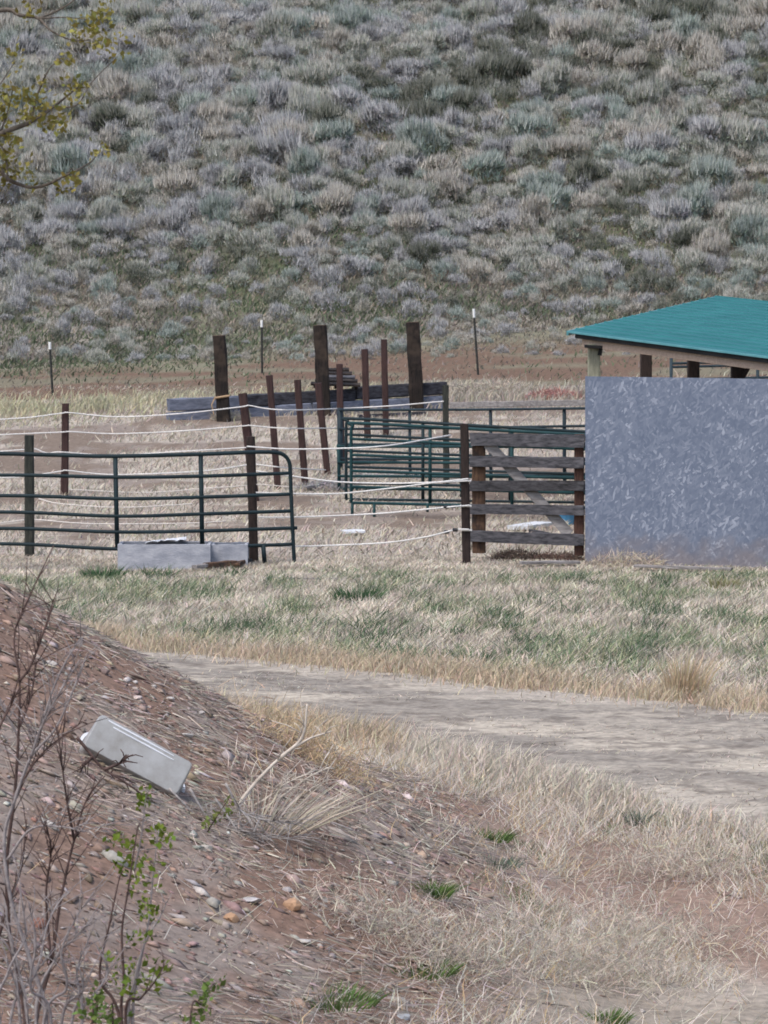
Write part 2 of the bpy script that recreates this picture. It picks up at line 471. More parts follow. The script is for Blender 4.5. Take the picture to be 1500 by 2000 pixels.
def mixc(a, b, t): return a * (1 - t[..., None]) + b * t[..., None]
c_field = np.array([.24, .205, .165]); c_litter = np.array([.33, .285, .235]); c_red = np.array([.172, .108, .08]); c_bank = np.array([.178, .118, .089])
c_grey = np.array([.225, .19, .163]); c_hill = np.array([.07, .068, .052]); c_green = np.array([.085, .105, .045]); c_straw = np.array([.42, .37, .31])  # c_hill is darkened so shaded gaps between bushes are in the soil colour
n1 = fbm(GX * .8, GY * .35); n2 = fbm(GX * 2.2 + 40, GY * 1.0 + 9); n3 = fbm(GX * .3 + 11, GY * .25 + 3)
n4 = fbm(GX * 5 + 2, GY * 5 + 7)
C = mixc(np.broadcast_to(c_field, GX.shape + (3,)), c_litter, sstep(.4, .65, n2))
C = mixc(C, c_green * 1.2, sstep(.52, .7, n1) * .5 * sstep(33, 36, GY) * (1 - sstep(43, 45, GY)))
pen = sstep(44.5, 46, GY) * (1 - sstep(71, 74, GY))
pn = fbm(GX * .55 + 5, GY * .75 + 1)
penc = mixc(np.broadcast_to(c_straw * .8, GX.shape + (3,)), np.array([.135, .10, .076]), sstep(.44, .56, pn) * .9)
penc = mixc(penc, c_grey, sstep(.52, .66, n2) * .6)
C = mixc(C, penc, pen)
near = 1 - sstep(25, 28, GY + 1.7 * GX * .6)
C = mixc(C, c_red * 1.05, near * sstep(.48, .62, n3 * .5 + n1 * .5) * .8)
bank = sstep(.05, .28, mnd)
bankc = mixc(np.broadcast_to(c_bank, GX.shape + (3,)), c_grey, sstep(.5, .66, n2) * .75)
bankc = mixc(bankc, c_red, sstep(.5, .65, n4) * .6)
C = mixc(C, bankc, bank)
hillm = sstep(76, 80, GY)
hc = mixc(np.broadcast_to(c_hill, GX.shape + (3,)), np.array([.20, .18, .15]), sstep(.42, .62, n2) * (.25 + .75 * (1 - sstep(86, 92, GY))))
hc = mixc(hc, c_green, sstep(.5, .62, n3) * .45)
C = mixc(C, hc, hillm)
idx = np.arange(nx * ny).reshape(ny, nx)
q = np.stack([idx[:-1, :-1], idx[:-1, 1:], idx[1:, 1:], idx[1:, :-1]], -1).reshape(-1, 4)
me = mesh_np('ground', np.stack([GX, GY, GZ], -1).reshape(-1, 3), q.ravel(), np.arange(len(q)) * 4, M['ground'], C.reshape(-1, 3), True)
g = bpy.data.objects.new('ground', me); COL.objects.link(g)
tag(g, 'dry reddish ground rising from a gravelly bank and paddock to a sagebrush hillside', None, None, 'structure')

def ribbon(name, xs, lo, hi, m, nv, dz, colf, label):
    XX = np.repeat(xs[None], nv, 0)
    t = np.linspace(0, 1, nv)[:, None]
    YY = lo(xs)[None] * (1 - t) + hi(xs)[None] * t
    edge = np.minimum(t, 1 - t) * (hi(xs) - lo(xs))[None]
    ZZ = ter(XX, YY) + dz * np.clip(edge / .25, -.6, 1) - .012 * (edge < .02)
    CC = colf(XX, YY, t + 0 * XX)
    ii = np.arange(XX.size).reshape(XX.shape)
    q = np.stack([ii[:-1, :-1], ii[:-1, 1:], ii[1:, 1:], ii[1:, :-1]], -1).reshape(-1, 4)
    me = mesh_np(name, np.stack([XX, YY, ZZ], -1).reshape(-1, 3), q.ravel(), np.arange(len(q)) * 4, m, CC.reshape(-1, 3), True)
    o = bpy.data.objects.new(name, me); COL.objects.link(o)
    return tag(o, label, None, None, 'structure')

def track_col(x, y, t):
    n = fbm(x * 1.1, y * 3.2, 5); nn = fbm(x * 5, y * 9, 3)
    gray = np.array([.215, .19, .16]); pale = np.array([.37, .325, .262]); dark = np.array([.115, .095, .08])
    wheel = np.exp(-((t - .30) / .13) ** 2) + np.exp(-((t - .70) / .13) ** 2)
    c = mixc(np.broadcast_to(pale, x.shape + (3,)), gray, np.clip(sstep(.40, .56, n) * .7 + wheel * .65, 0, 1))
    c = mixc(c, dark, sstep(.52, .68, nn) * .65)
    c = mixc(c, c_straw * .72,  1 - sstep(.02, .17, np.minimum(t, 1 - t) + .3 * (n - .5) + .12 * (nn - .5)))
    return c
xs = np.arange(-14, 14, .06)
wob = lambda x, k: .5 * (fbm(x * .9 + k, x * 0 + k) - .5)
ribbon('dirt_track', xs, lambda x: ylo(x) + wob(x, 3) * 1.6, lambda x: np.maximum(yup(x), ylo(x) + .6) + wob(x, 9) * 1.4 - .2, M['ground'], 60, .02, track_col,
       'pale worn dirt track running diagonally past the paddock')

def red_col(x, y, t):
    n = fbm(x * .5, y * .9, 4)
    return mixc(np.broadcast_to(np.array([.125, .082, .058]), x.shape + (3,)), np.array([.155, .145, .10]), np.clip(sstep(.46, .6, n) * .75 + sstep(.62, .95, t + .25 * (n - .5)), 0, 1))
xs = np.arange(-40, 40, .25)
ribbon('dirt_road', xs, lambda x: 74.3 + .12 * np.clip(x, -12, 12) + 2 * wob(x * .4, 5), lambda x: 84.0 + .35 * np.clip(x, -9, 9) + 4 * wob(x * .3, 7), M['ground'], 30, .04, red_col,
       'reddish dirt road along the foot of the hill')

# ------------------------------------------------------------------ grass and ground cover
def scatter(n, x0, x1, y0, y1, dens=None):
    xy = np.column_stack([rng.uniform(x0, x1, n), rng.uniform(y0, y1, n)])
    if dens is not None:
        xy = xy[rng.random(n) < dens(xy[:, 0], xy[:, 1])]
    return xy

def wedge(n, y0, y1, half=.14, pad=1.5):
    y = np.sqrt(rng.uniform(y0 ** 2, y1 ** 2, n)); x = (rng.random(n) * 2 - 1) * (half * y + pad)
    return np.column_stack([x, y])

straw = np.array([.47, .40, .31]); palestraw = np.array([.49, .43, .35]); gold = np.array([.47, .345, .20]); green = np.array([.10, .135, .06]); olive = np.array([.21, .20, .10])
deepgreen = np.array([.05, .085, .04])

def on_track(x, y, pad=0.0):
    return (y > ylo(x) + .25 + pad + wob(x, 3) * 1.6) & (y < yup(x) - .45 - pad + wob(x, 9) * 1.4)

# paddock verge field between track and fence
xy = wedge(230000, 31, 46.2)
xy = xy[(xy[:, 1] > yup(xy[:, 0]) + .1) & (mound(xy[:, 0], xy[:, 1]) < .1)]
nn = .55 * fbm(xy[:, 0] * 1.1 + 3, xy[:, 1] * .6 + 20) + .45 * fbm(xy[:, 0] * 4.2 + 8, xy[:, 1] * 2.2 + 2, 2)
nc = 110; cy = rng.uniform(33, 43, nc); cx = (rng.random(nc) * 2 - 1) * (.14 * cy + 1)
clx = np.column_stack([np.repeat(cx, 90), np.repeat(cy, 90)]) + rng.normal(0, 1, (nc * 90, 2)) * np.repeat(rng.uniform(.06, .17, nc), 90)[:, None] * np.array([1, 1.4])
clx = clx[(clx[:, 1] > yup(clx[:, 0]) + .3) & (mound(clx[:, 0], clx[:, 1]) < .1)]
isg = rng.random(len(xy)) < sstep(.44, .60, nn) * .60 * (1 - sstep(42.5, 44.5, xy[:, 1])) + .02
cf = np.where(isg[:, None], np.where(rng.random((len(xy), 1)) < .4, np.array([.32, .32, .20]), np.array([.16, .20, .12])), palestraw * (.78 + .42 * sstep(.3, .7, fbm(xy[:, 0] * 5 + 1, xy[:, 1] * 2.5, 2)))[:, None])
h = np.where(isg, rng.uniform(.07, .2, len(xy)), rng.uniform(.05, .17, len(xy))) * (1 - .55 * sstep(41.5, 43.5, xy[:, 1]))
kc = len(clx); xy = np.concatenate([xy, clx]); h = np.concatenate([h, rng.uniform(.06, .24, kc)]); cf = np.concatenate([cf, np.repeat(np.array([[.085, .125, .07]]), kc, 0)])
keep = rng.random(len(xy)) < .9
blades('paddock_grass', xy[keep], h[keep], rng.uniform(.006, .014, keep.sum()), jcol(cf[keep], keep.sum()), (.18, 0), .62, M['blade'],
       'mixed green and straw coloured grass between the dirt track and the fence')

# golden verge along both sides of the track
n = 90000
x = rng.uniform(-7, 7, n); side = rng.random(n) < .42
y = np.where(side, yup(x) + rng.normal(.1, .38, n), ylo(x) - np.abs(rng.normal(0, .75, n)) + .35)
xy = np.column_stack([x, y])
xy = xy[(mound(x, y) < .55) & (rng.random(n) < .3 + 1.1 * sstep(.35, .6, fbm(x * 1.1, y * 1.1)))]
k = len(xy); up_ = xy[:, 1] > (yup(xy[:, 0]) + ylo(xy[:, 0])) / 2
cc = np.where((up_ | (xy[:, 0] < .1))[:, None], gold * .32 + straw * .66, palestraw * 1.06)
h = np.where(up_, rng.uniform(.05, .2, k), rng.uniform(.06, .30, k) * (1 - .4 * sstep(.5, 2, xy[:, 0])))
blades('verge_grass', xy, h, rng.uniform(.005, .011, k), jcol(cc, k, .15), (.1, 0), .35, M['blade'],
       'golden dry grass fringing both edges of the dirt track')

# sparse short straw lying on the track
xy = wedge(75000, 22, 37); xy = xy[on_track(xy[:, 0], xy[:, 1], -.3)]
k = len(xy); cen = fbm(xy[:, 0] * 1.2, xy[:, 1] * 2.0)
xy = xy[rng.random(k) < sstep(.36, .60, cen)]; k = len(xy)
blades('track_stubble', xy, rng.uniform(.02, .06, k), rng.uniform(.008, .02, k), jcol(palestraw * .9, k, .2), (.2, 0), .9, M['blade'],
       'short flattened straw stubble on the worn dirt track')

# near right dry grass
xy = wedge(340000, 14.0, 28)
xx, yy = xy[:, 0], xy[:, 1]
d_ = np.where(yy < ylo(xx) + .3, 1, 0) * (1 - .93 * sstep(.10, .5, mound(xx, yy))) * (mound(xx, yy) < .9) * (.06 + .62 * sstep(.43, .58, .6 * fbm(xx * .9 + 1, yy * .7 + 30) + .4 * fbm(xx * 3 + 1, yy * 2 + 30)))
xy = xy[rng.random(len(xy)) < d_]; k = len(xy)
g1 = fbm(xy[:, 0] * 1.5 + 50, xy[:, 1] * 1.1)
isg = rng.random(k) < sstep(.57, .68, g1) * .7
cc = np.where(isg[:, None], green * 1.1, np.where(rng.random((k, 1)) < .22, gold * .95, np.array([.51, .46, .39])))
blades('near_dry_grass', xy, np.where(isg, rng.uniform(.03, .09, k), rng.uniform(.03, .17, k)), rng.uniform(.002, .0048, k), jcol(cc, k, .2), (.12, 0), .85, M['blade'],
       'wispy pale dry grass on the near ground right of the bank')

# pen grass
xy = wedge(120000, 46, 76, .13, 2.5)
d_ = .05 + .95 * (1 - sstep(.42, .56, fbm(xy[:, 0] * .55 + 5, xy[:, 1] * .75 + 1)))
xy = xy[rng.random(len(xy)) < d_]; k = len(xy)
blades('pen_grass', xy, rng.uniform(.03, .15, k), rng.uniform(.010, .024, k), jcol(palestraw * .82, k, .2), (.25, 0), .6, M['blade'],
       'trampled pale straw grass inside the pens')

# yellow-green tall strip behind the timbers
n = 26000; x = rng.uniform(-12, 12, n); y = 71.9 + .10 * x + rng.normal(0, 1.3, n)
xy = np.column_stack([x, y]); t_ = np.where(x[:, None] < .3, np.array([.40, .37, .25]), palestraw * .8)
keepm = rng.random(n) < .25 + sstep(.35, .6, fbm(x * .6, y * .5))
xy = xy[keepm]; t_ = t_[keepm]; k = len(xy)
blades('tall_yellow_grass', xy, rng.uniform(.08, .30, k), rng.uniform(.012, .026, k), jcol(t_, k, .18), (.15, 0), .25, M['blade'],
       'tall yellowish grass strip behind the stacked timbers')

# short hill grass
xy = wedge(130000, 75.5, 106, .11, 3)
xy = xy[rng.random(len(xy)) < .12 + .88 * sstep(-2.5, .5, xy[:, 1] - 84 - .35 * np.clip(xy[:, 0], -9, 9) + 4 * (fbm(xy[:, 0] * .5, xy[:, 1] * .5) - .2))]
gr = fbm(xy[:, 0] * .22 + 7, xy[:, 1] * .3 + 1)
cc = np.where((rng.random(len(xy)) < sstep(.42, .58, gr) * .7)[:, None], np.array([.10, .12, .072]), np.array([.21, .185, .145]))
k = len(xy)
blades('hill_grass', xy, rng.uniform(.04, .20, k), rng.uniform(.02, .045, k), jcol(cc, k, .2), (.15, 0), .4, M['blade'],
       'short green and tan grass between the sagebrush at the foot of the hill')

# ------------------------------------------------------------------ gravel on the bank
def gravel(name, xy, size, col, label):
    n = len(xy); z = ter(xy[:, 0], xy[:, 1])
    octa = np.array([[1, 0, 0], [0, 1, 0], [-1, 0, 0], [0, -1, 0], [0, 0, 1], [0, 0, -1]], float)
    tri = np.array([[0, 1, 4], [1, 2, 4], [2, 3, 4], [3, 0, 4], [1, 0, 5], [2, 1, 5], [3, 2, 5], [0, 3, 5]])
    sc = size[:, None] * np.column_stack([rng.uniform(.8, 2.1, n), rng.uniform(.5, 1, n), rng.uniform(.22, .55, n)])
    an = rng.normal(-.5, .7, n)
    V = octa[None] * sc[:, None, :] * (1 + rng.normal(0, .2, (n, 6, 1)))
    ca, sa = np.cos(an)[:, None], np.sin(an)[:, None]
    V = np.stack([V[..., 0] * ca - V[..., 1] * sa, V[..., 0] * sa + V[..., 1] * ca, V[..., 2] - .45 * V[..., 0] * ca * (mound(xy[:, 0], xy[:, 1]) > .2)[:, None]], -1)
    V += np.column_stack([xy, z + size * .1])[:, None, :]
    loops = (np.arange(n)[:, None, None] * 6 + tri[None]).ravel()
    me = mesh_np(name, V.reshape(-1, 3), loops, np.arange(n * 8) * 3, M['pebble'], np.repeat(col, 6, 0))
    o = bpy.data.objects.new(name, me); COL.objects.link(o)
    return tag(o, label, 'gravel', None, 'stuff')
xy = wedge(60000, 11, 26, .13, 1.2)
d_ = .06 + .94 * sstep(.08, .35, mound(xy[:, 0], xy[:, 1]))
xy = xy[rng.random(len(xy)) < d_]; n = len(xy)
pal = np.array([[.235, .17, .14], [.17, .123, .10], [.29, .225, .185], [.29, .255, .225], [.40, .36, .33], [.23, .15, .115]])
pick = rng.choice(6, n, p=[.31, .23, .17, .16, .025, .105])
size = np.minimum(rng.lognormal(math.log(.010), .6, n), .055)
gravel('gravel', xy, size, jcol(pal[pick], n, .15), 'loose red brown and grey stone chips over the bank')

xy = wedge(26000, 22, 36); xy = xy[on_track(xy[:, 0], xy[:, 1], -.1)]; n = len(xy)
gravel('track_gravel', xy, np.minimum(rng.lognormal(math.log(.009), .5, n), .035), jcol(np.array([[.16, .135, .115], [.25, .22, .19], [.36, .32, .27]])[rng.choice(3, n, p=[.45, .35, .2])], n, .15), 'small loose stones scattered over the dirt track')

# grey twig litter
xy = wedge(60000, 12, 25, .13, 1)
d_ = sstep(.42, .6, fbm(xy[:, 0] * .9 + 70, xy[:, 1] * .8)) * (.2 + .8 * sstep(.02, .3, mound(xy[:, 0], xy[:, 1])))
xy = xy[rng.random(len(xy)) < d_]; n = len(xy)
P = np.column_stack([xy, ter(xy[:, 0], xy[:, 1]) + .01]); an = rng.normal(-.3, .9, n); L = rng.uniform(.04, .16, n)
x2 = xy[:, 0] + np.cos(an) * L; y2 = xy[:, 1] + np.sin(an) * L
D = np.column_stack([x2, y2, ter(x2, y2) + rng.uniform(.0, .05, n)]) - P
V, l, s, Cc = strips(P, D, rng.uniform(.003, .007, n), jcol(np.array([.33, .285, .245]), n, .28))
o = bpy.data.objects.new('twig_litter', mesh_np('twig_litter', V, l, s, M['blade'], Cc)); COL.objects.link(o)
tag(o, 'grey dead twigs and stalks littering the gravelly bank', 'twigs', None, 'stuff')

# ------------------------------------------------------------------ sagebrush
def sage_arrays(seed, n=520, w=.39, h=.45, lobes=14):
    r = np.random.default_rng(seed)
    la = r.uniform(0, 2 * math.pi, lobes); lr = np.sqrt(r.random(lobes)) * .85
    lc = np.column_stack([np.cos(la) * lr * w, np.sin(la) * lr * w, h * (.12 + .62 * np.sqrt(np.clip(1 - lr ** 2, 0, 1))) * r.uniform(.7, 1.2, lobes)])
    k = r.integers(0, lobes, n)
    d = r.normal(size=(n, 3)); d[:, 2] = np.abs(d[:, 2]) * 1.1 - .2; d /= np.linalg.norm(d, axis=1, keepdims=True)
    rad = r.uniform(.09, .19, lobes)[k]
    P = lc[k] + d * (rad * r.uniform(.2, 1, n))[:, None]
    low_ = r.random(n) < .25
    P[low_, 2] *= r.uniform(.1, .7, low_.sum())
    D = d * .75 + r.normal(0, .22, (n, 3)) + np.array([.10, 0, .62]); D /= np.linalg.norm(D, axis=1, keepdims=True)
    ln = r.uniform(.05, .125, n); D = D * ln[:, None]
    P = P - D * .35; P[:, 2] = np.maximum(P[:, 2], .01)
    wd = r.uniform(.012, .030, n)
    lob_t = r.uniform(.72, 1.25, lobes)[k]
    lit_stalk = r.random(n) < .34  # upright stalks whose pale colour paints the lit crown
    m = int(lit_stalk.sum())
    up = lc[k][lit_stalk] + (d * rad[:, None])[lit_stalk] * np.array([.9, .9, .5])
    P[lit_stalk] = up; P[lit_stalk, 2] = np.maximum(up[:, 2], .05)
    D[lit_stalk] = np.column_stack([r.normal(.16, .22, m) + d[lit_stalk, 0] * .3, r.normal(0, .22, m), np.full(m, 1.0)]) * r.uniform(.07, .19, m)[:, None]
    wd[lit_stalk] = r.uniform(.008, .018, m)
    return P, D, wd, lob_t, lit_stalk

SAGE = {'silvery grey-green': (.25, .265, .215), 'greyish lavender': (.255, .252, .25), 'dry tan-grey': (.29, .268, .225), 'dark olive': (.10, .108, .08), 'blue-green': (.21, .25, .215)}
LIT_STALK = {'silvery grey-green': (.44, .425, .375), 'greyish lavender': (.425, .415, .405), 'dry tan-grey': (.475, .44, .385), 'dark olive': (.20, .20, .165), 'blue-green': (.36, .385, .345)}  # paler than the foliage, so lit tops and dark undersides are painted in
sk = list(SAGE)
protos = {}
def sage_geo(seed, kind, n):
    P, D, wd, lt, lit_stalk = sage_arrays(seed, n)
    c = np.array(SAGE[kind])[None] * lt[:, None] * (1 + rng.normal(0, .14, (n, 1))) * (1 + rng.normal(0, .04, (n, 3)))
    c[lit_stalk] = np.array(LIT_STALK[kind]) * (1 + rng.normal(0, .14, (int(lit_stalk.sum()), 1)))
    return strips(P, D, wd, np.clip(c, .01, .8), three=True)
NSH = 6
for s in range(NSH):
    for kind in sk:
        V, l, st, Cc = sage_geo(100 + s, kind, 1500)
        protos[(s, kind)] = mesh_np('sagebrush', V, l, st, M['sage'], Cc)

# positions on the hill
cand = np.column_stack([rng.uniform(-24, 24, 30000), rng.uniform(81, 131, 30000)])
accepted = []; cell = {}
for (x, y) in cand:
    pxl = 750 + x / y * F
    zz = float(np.interp(y, _py, _pz)); row = 540 - (zz - HCAM) / y * F
    dens = float(fbm(x * .16 + 2, y * .16 + 6)); lower = float(sstep(84.5, 101, y + 4 * (vnoise(x * .2, y * .2) - .5)))
    if random.random() > (.10 + .90 * lower) * (.72 + 1.0 * float(sstep(.34, .6, dens))): continue
    size = min(1.6, random.lognormvariate(0, .40)) * (.42 + .58 * lower)
    rmin = .325 * size
    gxk, gyk = int(math.floor(x / 1.0)), int(math.floor(y / 1.0)); ok = True
    for i in (-1, 0, 1):
        for j in (-1, 0, 1):
            for (a, b, c) in cell.get((gxk + i, gyk + j), ()):
                if (a - x) ** 2 + (b - y) ** 2 < (.5 * (rmin + c) * 1.25) ** 2: ok = False
    if not ok: continue
    cell.setdefault((gxk, gyk), []).append((x, y, rmin))
    accepted.append((x, y, size))
def pick_kind(x, y):
    a = float(fbm(x * .2 + 60, y * .2 + 4)); r = random.random()
    right = float(sstep(-2, 8, x))
    dk = float(np.exp(-(((y - 108 - .9 * (x - 2)) / 5.0) ** 2)) * sstep(0, 4, x)) + float(sstep(.56, .68, fbm(x * .13 + 31, y * .13 + 12)))  # diagonal band of darker, greener bushes; its shade is put into their colour
    wts = [1.0 + 1.0 * (a > .52), 1.3 - .5 * right + .5 * (a < .5), .9 + .4 * (a < .45), .22 + .35 * right + 2.2 * dk, .6 + .5 * (a > .5)]
    return random.choices(sk, wts)[0]
bushes = [(x, y, s, pick_kind(x, y), random.randrange(NSH), random.uniform(0, 6.28)) for x, y, s in accepted]
def inframe(b):
    x, y = b[0], b[1]; z = float(ter(x, y))
    px = 750 + x / y * F; py = 1000 - F * ((z + .3 - HCAM) * math.cos(PITCH) + y * math.sin(PITCH)) / (y * math.cos(PITCH) - (z + .3 - HCAM) * math.sin(PITCH))
    return 8 < px < 1492 and 8 < py < 660 and not (px > 1100 and py > 570)
vis = sorted([i for i, b in enumerate(bushes) if inframe(b)], key=lambda i: -bushes[i][2] / bushes[i][1])[:296]
vset = set(vis)
SL = {'silvery grey-green': 'large silvery grey-green sagebrush on the hillside', 'greyish lavender': 'large greyish lavender sagebrush on the hillside',
      'dry tan-grey': 'large dry tan-grey sagebrush on the hillside', 'dark olive': 'large dark olive bush among the sagebrush on the hillside',
      'blue-green': 'large pale blue-green sagebrush on the hillside'}
first = {}
for i in vis:
    x, y, s, kind, sh, rz = bushes[i]
    key = (sh, kind)
    if key not in first:
        o = bpy.data.objects.new('sagebrush', protos[key]); first[key] = o
        tag(o, SL[kind], 'sagebrush', kind + ' sagebrush bushes')
    else:
        o = first[key].copy()
    COL.objects.link(o)
    o.location = (x, y, float(ter(x, y)) - .04); o.rotation_euler = (0, 0, rz); o.scale = (s, s, s * random.uniform(.75, 1.5))
Vs, Cs = [], []
low = {(s, k): sage_geo(300 + s, k, 620) for s in range(4) for k in sk}
for i, (x, y, s, kind, sh, rz) in enumerate(bushes):
    if i in vset: continue
    V, l, st, Cc = low[(sh % 4, kind)]
    ca, sa = math.cos(rz), math.sin(rz)
    Q = V * 1.04 * s
    Q = np.column_stack([Q[:, 0] * ca - Q[:, 1] * sa + x, Q[:, 0] * sa + Q[:, 1] * ca + y, Q[:, 2] * random.uniform(.75, 1.5) + float(ter(x, y)) - .04])
    Vs.append(Q); Cs.append(Cc)
V = np.concatenate(Vs); Cc = np.concatenate(Cs)
o = bpy.data.objects.new('sagebrush_scrub', mesh_np('sagebrush_scrub', V, np.arange(len(V)), np.arange(len(V) // 3) * 3, M['sage'], Cc)); COL.objects.link(o)
tag(o, 'mass of smaller sagebrush filling the hillside between the larger bushes', 'sagebrush', None, 'stuff')
print('bushes', len(bushes), 'individual', len(vis))

# ------------------------------------------------------------------ posts
def post(name, top, base, wpx, mat, label, cat, group, Y=None, ch=.16, jit=.004, deep=.15):
    b = hit(*base) if Y is None else at(base[0], base[1], Y)
    if Y is not None: b = np.array([b[0], Y, min(b[2], float(ter(b[0], Y)))])
    t = at(top[0], top[1], b[1]); wd = wpx * b[1] / F
    d = (b - t) / np.linalg.norm(b - t)
    mb = MB(); beam(mb, b + d * deep, t, wd, wd, (0, 1, 0), ch, 7, jit, .004)
    o = mb.build(name, mat, origin=b)
    tag(o, label, cat, group)
    return o, b, t, wd

G_BP = 'brown posts of the rope fences'
pA = post('fence_post', (57, 850), (58, 1086), 18, M['darkgreenpost'], 'dark weathered post behind the left half of the front green tube gate', 'post', G_BP)
pB = post('fence_post', (489, 853), (496, 1100), 17, M['darkbrown'], 'dark brown post behind the rounded right end of the front green tube gate', 'post', G_BP)
pC = post('fence_post', (907, 828), (911, 1103), 16, M['darkbrown'], 'dark brown post with white ropes tied round it, beside the plank gate', 'post', G_BP)
pD = post('fence_post', (128, 788), (126, 968), 14, M['brown'], 'upright reddish brown post standing alone in the rear rope fence', 'post', G_BP)
pE = post('fence_post', (474, 768), (498, 978), 17, M['brown'], 'leaning reddish brown post with its foot behind the front gate end post', 'post', G_BP)
pF = post('fence_post', (526, 733), (543, 957), 13, M['brown'], 'tilted brown post, first of the receding row right of the leaning post', 'post', G_BP)
pG = post('fence_post', (581, 742), (596, 949), 13, M['brown'], 'tilted brown post, second of the receding row, shorter than its neighbours', 'post', G_BP)
pH = post('fence_post', (621, 748), (640, 927), 13, M['brown'], 'brown post standing right in front of the middle railway sleeper post', 'post', G_BP)
pI = post('fence_post', (663, 711), (667, 905), 13, M['brown'], 'brown post before the dark pallet, at the left end of the far pipe panel', 'post', G_BP)
pJ = post('fence_post', (712, 682), (718, 862), 13, M['brown'], 'tall brown post just right of the dark pallet', 'post', G_BP)
pK = post('fence_post', (750, 663), (754, 852), 12, M['brown'], 'tallest brown post, last of the receding row before the right sleeper post', 'post', G_BP)
pL = post('fence_post', (870, 752), (872, 950), 12, M['darkgreenpost'], 'grey weathered post at the right end of the stacked timbers', 'post', G_BP)

G_T = 'railway sleeper posts'
tA = post('sleeper_post', (428, 656), (437, 824), 25, M['tie'], 'left railway sleeper post with a tan strap round it and pale worn edges', 'post', G_T, None, .10, .012)
tC = post('sleeper_post', (625, 636), (634, 812), 26, M['tie'], 'middle railway sleeper post with a split top, behind a thin brown post', 'post', G_T, None, .10, .012)
tD = post('sleeper_post', (806, 630), (814, 800), 27, M['tie'], 'right railway sleeper post, darkest and thickest, behind the timbers', 'post', G_T, None, .10, .012)
for (o, b, t, wd) in (tA, tC, tD):
    mb = MB(); d = (t - b) / np.linalg.norm(t - b)
    beam(mb, t + d * .002, t + d * .012, wd * .9, wd * .9, (0, 1, 0), .12, 1, .004)
    cp = mb.build('end_grain', M['tie_end'], o)
o, b, t, wd = tA
mb = MB(); f = .29; c = b + (t - b) * f; hw = wd / 2 + .012
sq = [c + np.array([sx * hw, sy * hw, .02 * sx]) for sx, sy in ((-1, -1), (1, -1), (1, 1), (-1, 1), (-1, -1))]
tube(mb, sq, .022, 6); tube(mb, [sq[0], sq[0] + np.array([-.06, -.02, -.12]), sq[0] + np.array([-.02, -.02, -.3])], .012, 5)
mb.build('strap', M['strap'], o)

# steel line posts with white tips
for top, base, lab in (((97, 668), (103, 777), 'thin steel post with white tip farthest from the shelter, past the yellow grass'),
                       ((511, 625), (512, 733), 'thin steel post with white tip between the left and middle sleeper posts'),
                       ((925, 603), (934, 736), 'thin steel post with white tip nearest the teal roofed shelter')):
    b = hit(*base); t = at(top[0], top[1], b[1]); d = (t - b) / np.linalg.norm(t - b); L = np.linalg.norm(t - b)
    mb = MB(); p0 = b - d * .2; p1 = b + d * L * .87
    beam(mb, p0, p1, .012, .045, (0, 1, 0), .1, 2, 0); beam(mb, p0 + np.array([0, -.022, 0]), p1 + np.array([0, -.022, 0]), .034, .012, (0, 1, 0), .1, 2, 0)
    for k in range(10):
        q = b + d * L * (.1 + .077 * k); beam(mb, q + np.array([0, -.042, -.01]), q + np.array([0, -.042, .01]), .01, .02, (0, 1, 0), .1, 1, 0)
    o = mb.build('steel_post', M['steel'], origin=b); tag(o, lab, 'post', 'steel posts with white tips')
    mb = MB(); beam(mb, p1, t, .016, .05, (0, 1, 0), .1, 2, 0); beam(mb, p1 + np.array([0, -.024, 0]), t + np.array([0, -.024, 0]), .036, .016, (0, 1, 0), .1, 2, 0)
    mb.build('white_tip', M['white'], o)

# ------------------------------------------------------------------ tube gates and panels
def pathpx(pts, Yf, n=30):
    return smooth_path([at(px, py, Yf(px)) for px, py in pts], n)

# front gate
def yf(px): return 44.75 - .55 * max(0, 1 - ((px - 190) / 430.0) ** 2)
o = empty('tube_gate', gnd(-3.2, 44.4), 'long dark green tube gate with six bowed rails and a rounded right end', 'gate')
rails = [[(-330, 893), (-100, 886), (0, 886), (120, 889), (225, 891), (392, 887), (500, 883), (540, 884)],
         [(-330, 935), (0, 928), (225, 932), (392, 930), (569, 924)], [(-330, 975), (0, 968), (225, 974), (392, 971), (570, 965)],
         [(-330, 1006), (0, 1000), (225, 1008), (392, 1004), (571, 998)], [(-330, 1038), (0, 1032), (225, 1039), (392, 1037), (580, 1031)],
         [(-330, 1068), (0, 1062), (225, 1072), (392, 1069), (573, 1063)]]
for i, rl in enumerate(rails):
    if i == 0: rl = rl + [(556, 890), (565, 903), (567, 925), (570, 1000), (574, 1085), (575, 1099)]
    mb = MB(); tube(mb, pathpx(rl, yf, 60), .024 if i == 0 else .021, 8); mb.build('frame' if i == 0 else 'rail', M['pipe'], o, True)
for (x0, y0, x1, y1) in ((225, 889, 229, 1072), (392, 886, 395, 1069), (-110, 888, -108, 1066), (514, 1064, 517, 1100)):
    mb = MB(); tube(mb, [at(x0, y0, yf(x0) + .012), at(x1, y1, yf(x1) + .012)], .027, 8); mb.build('upright', M['pipe'], o, True)

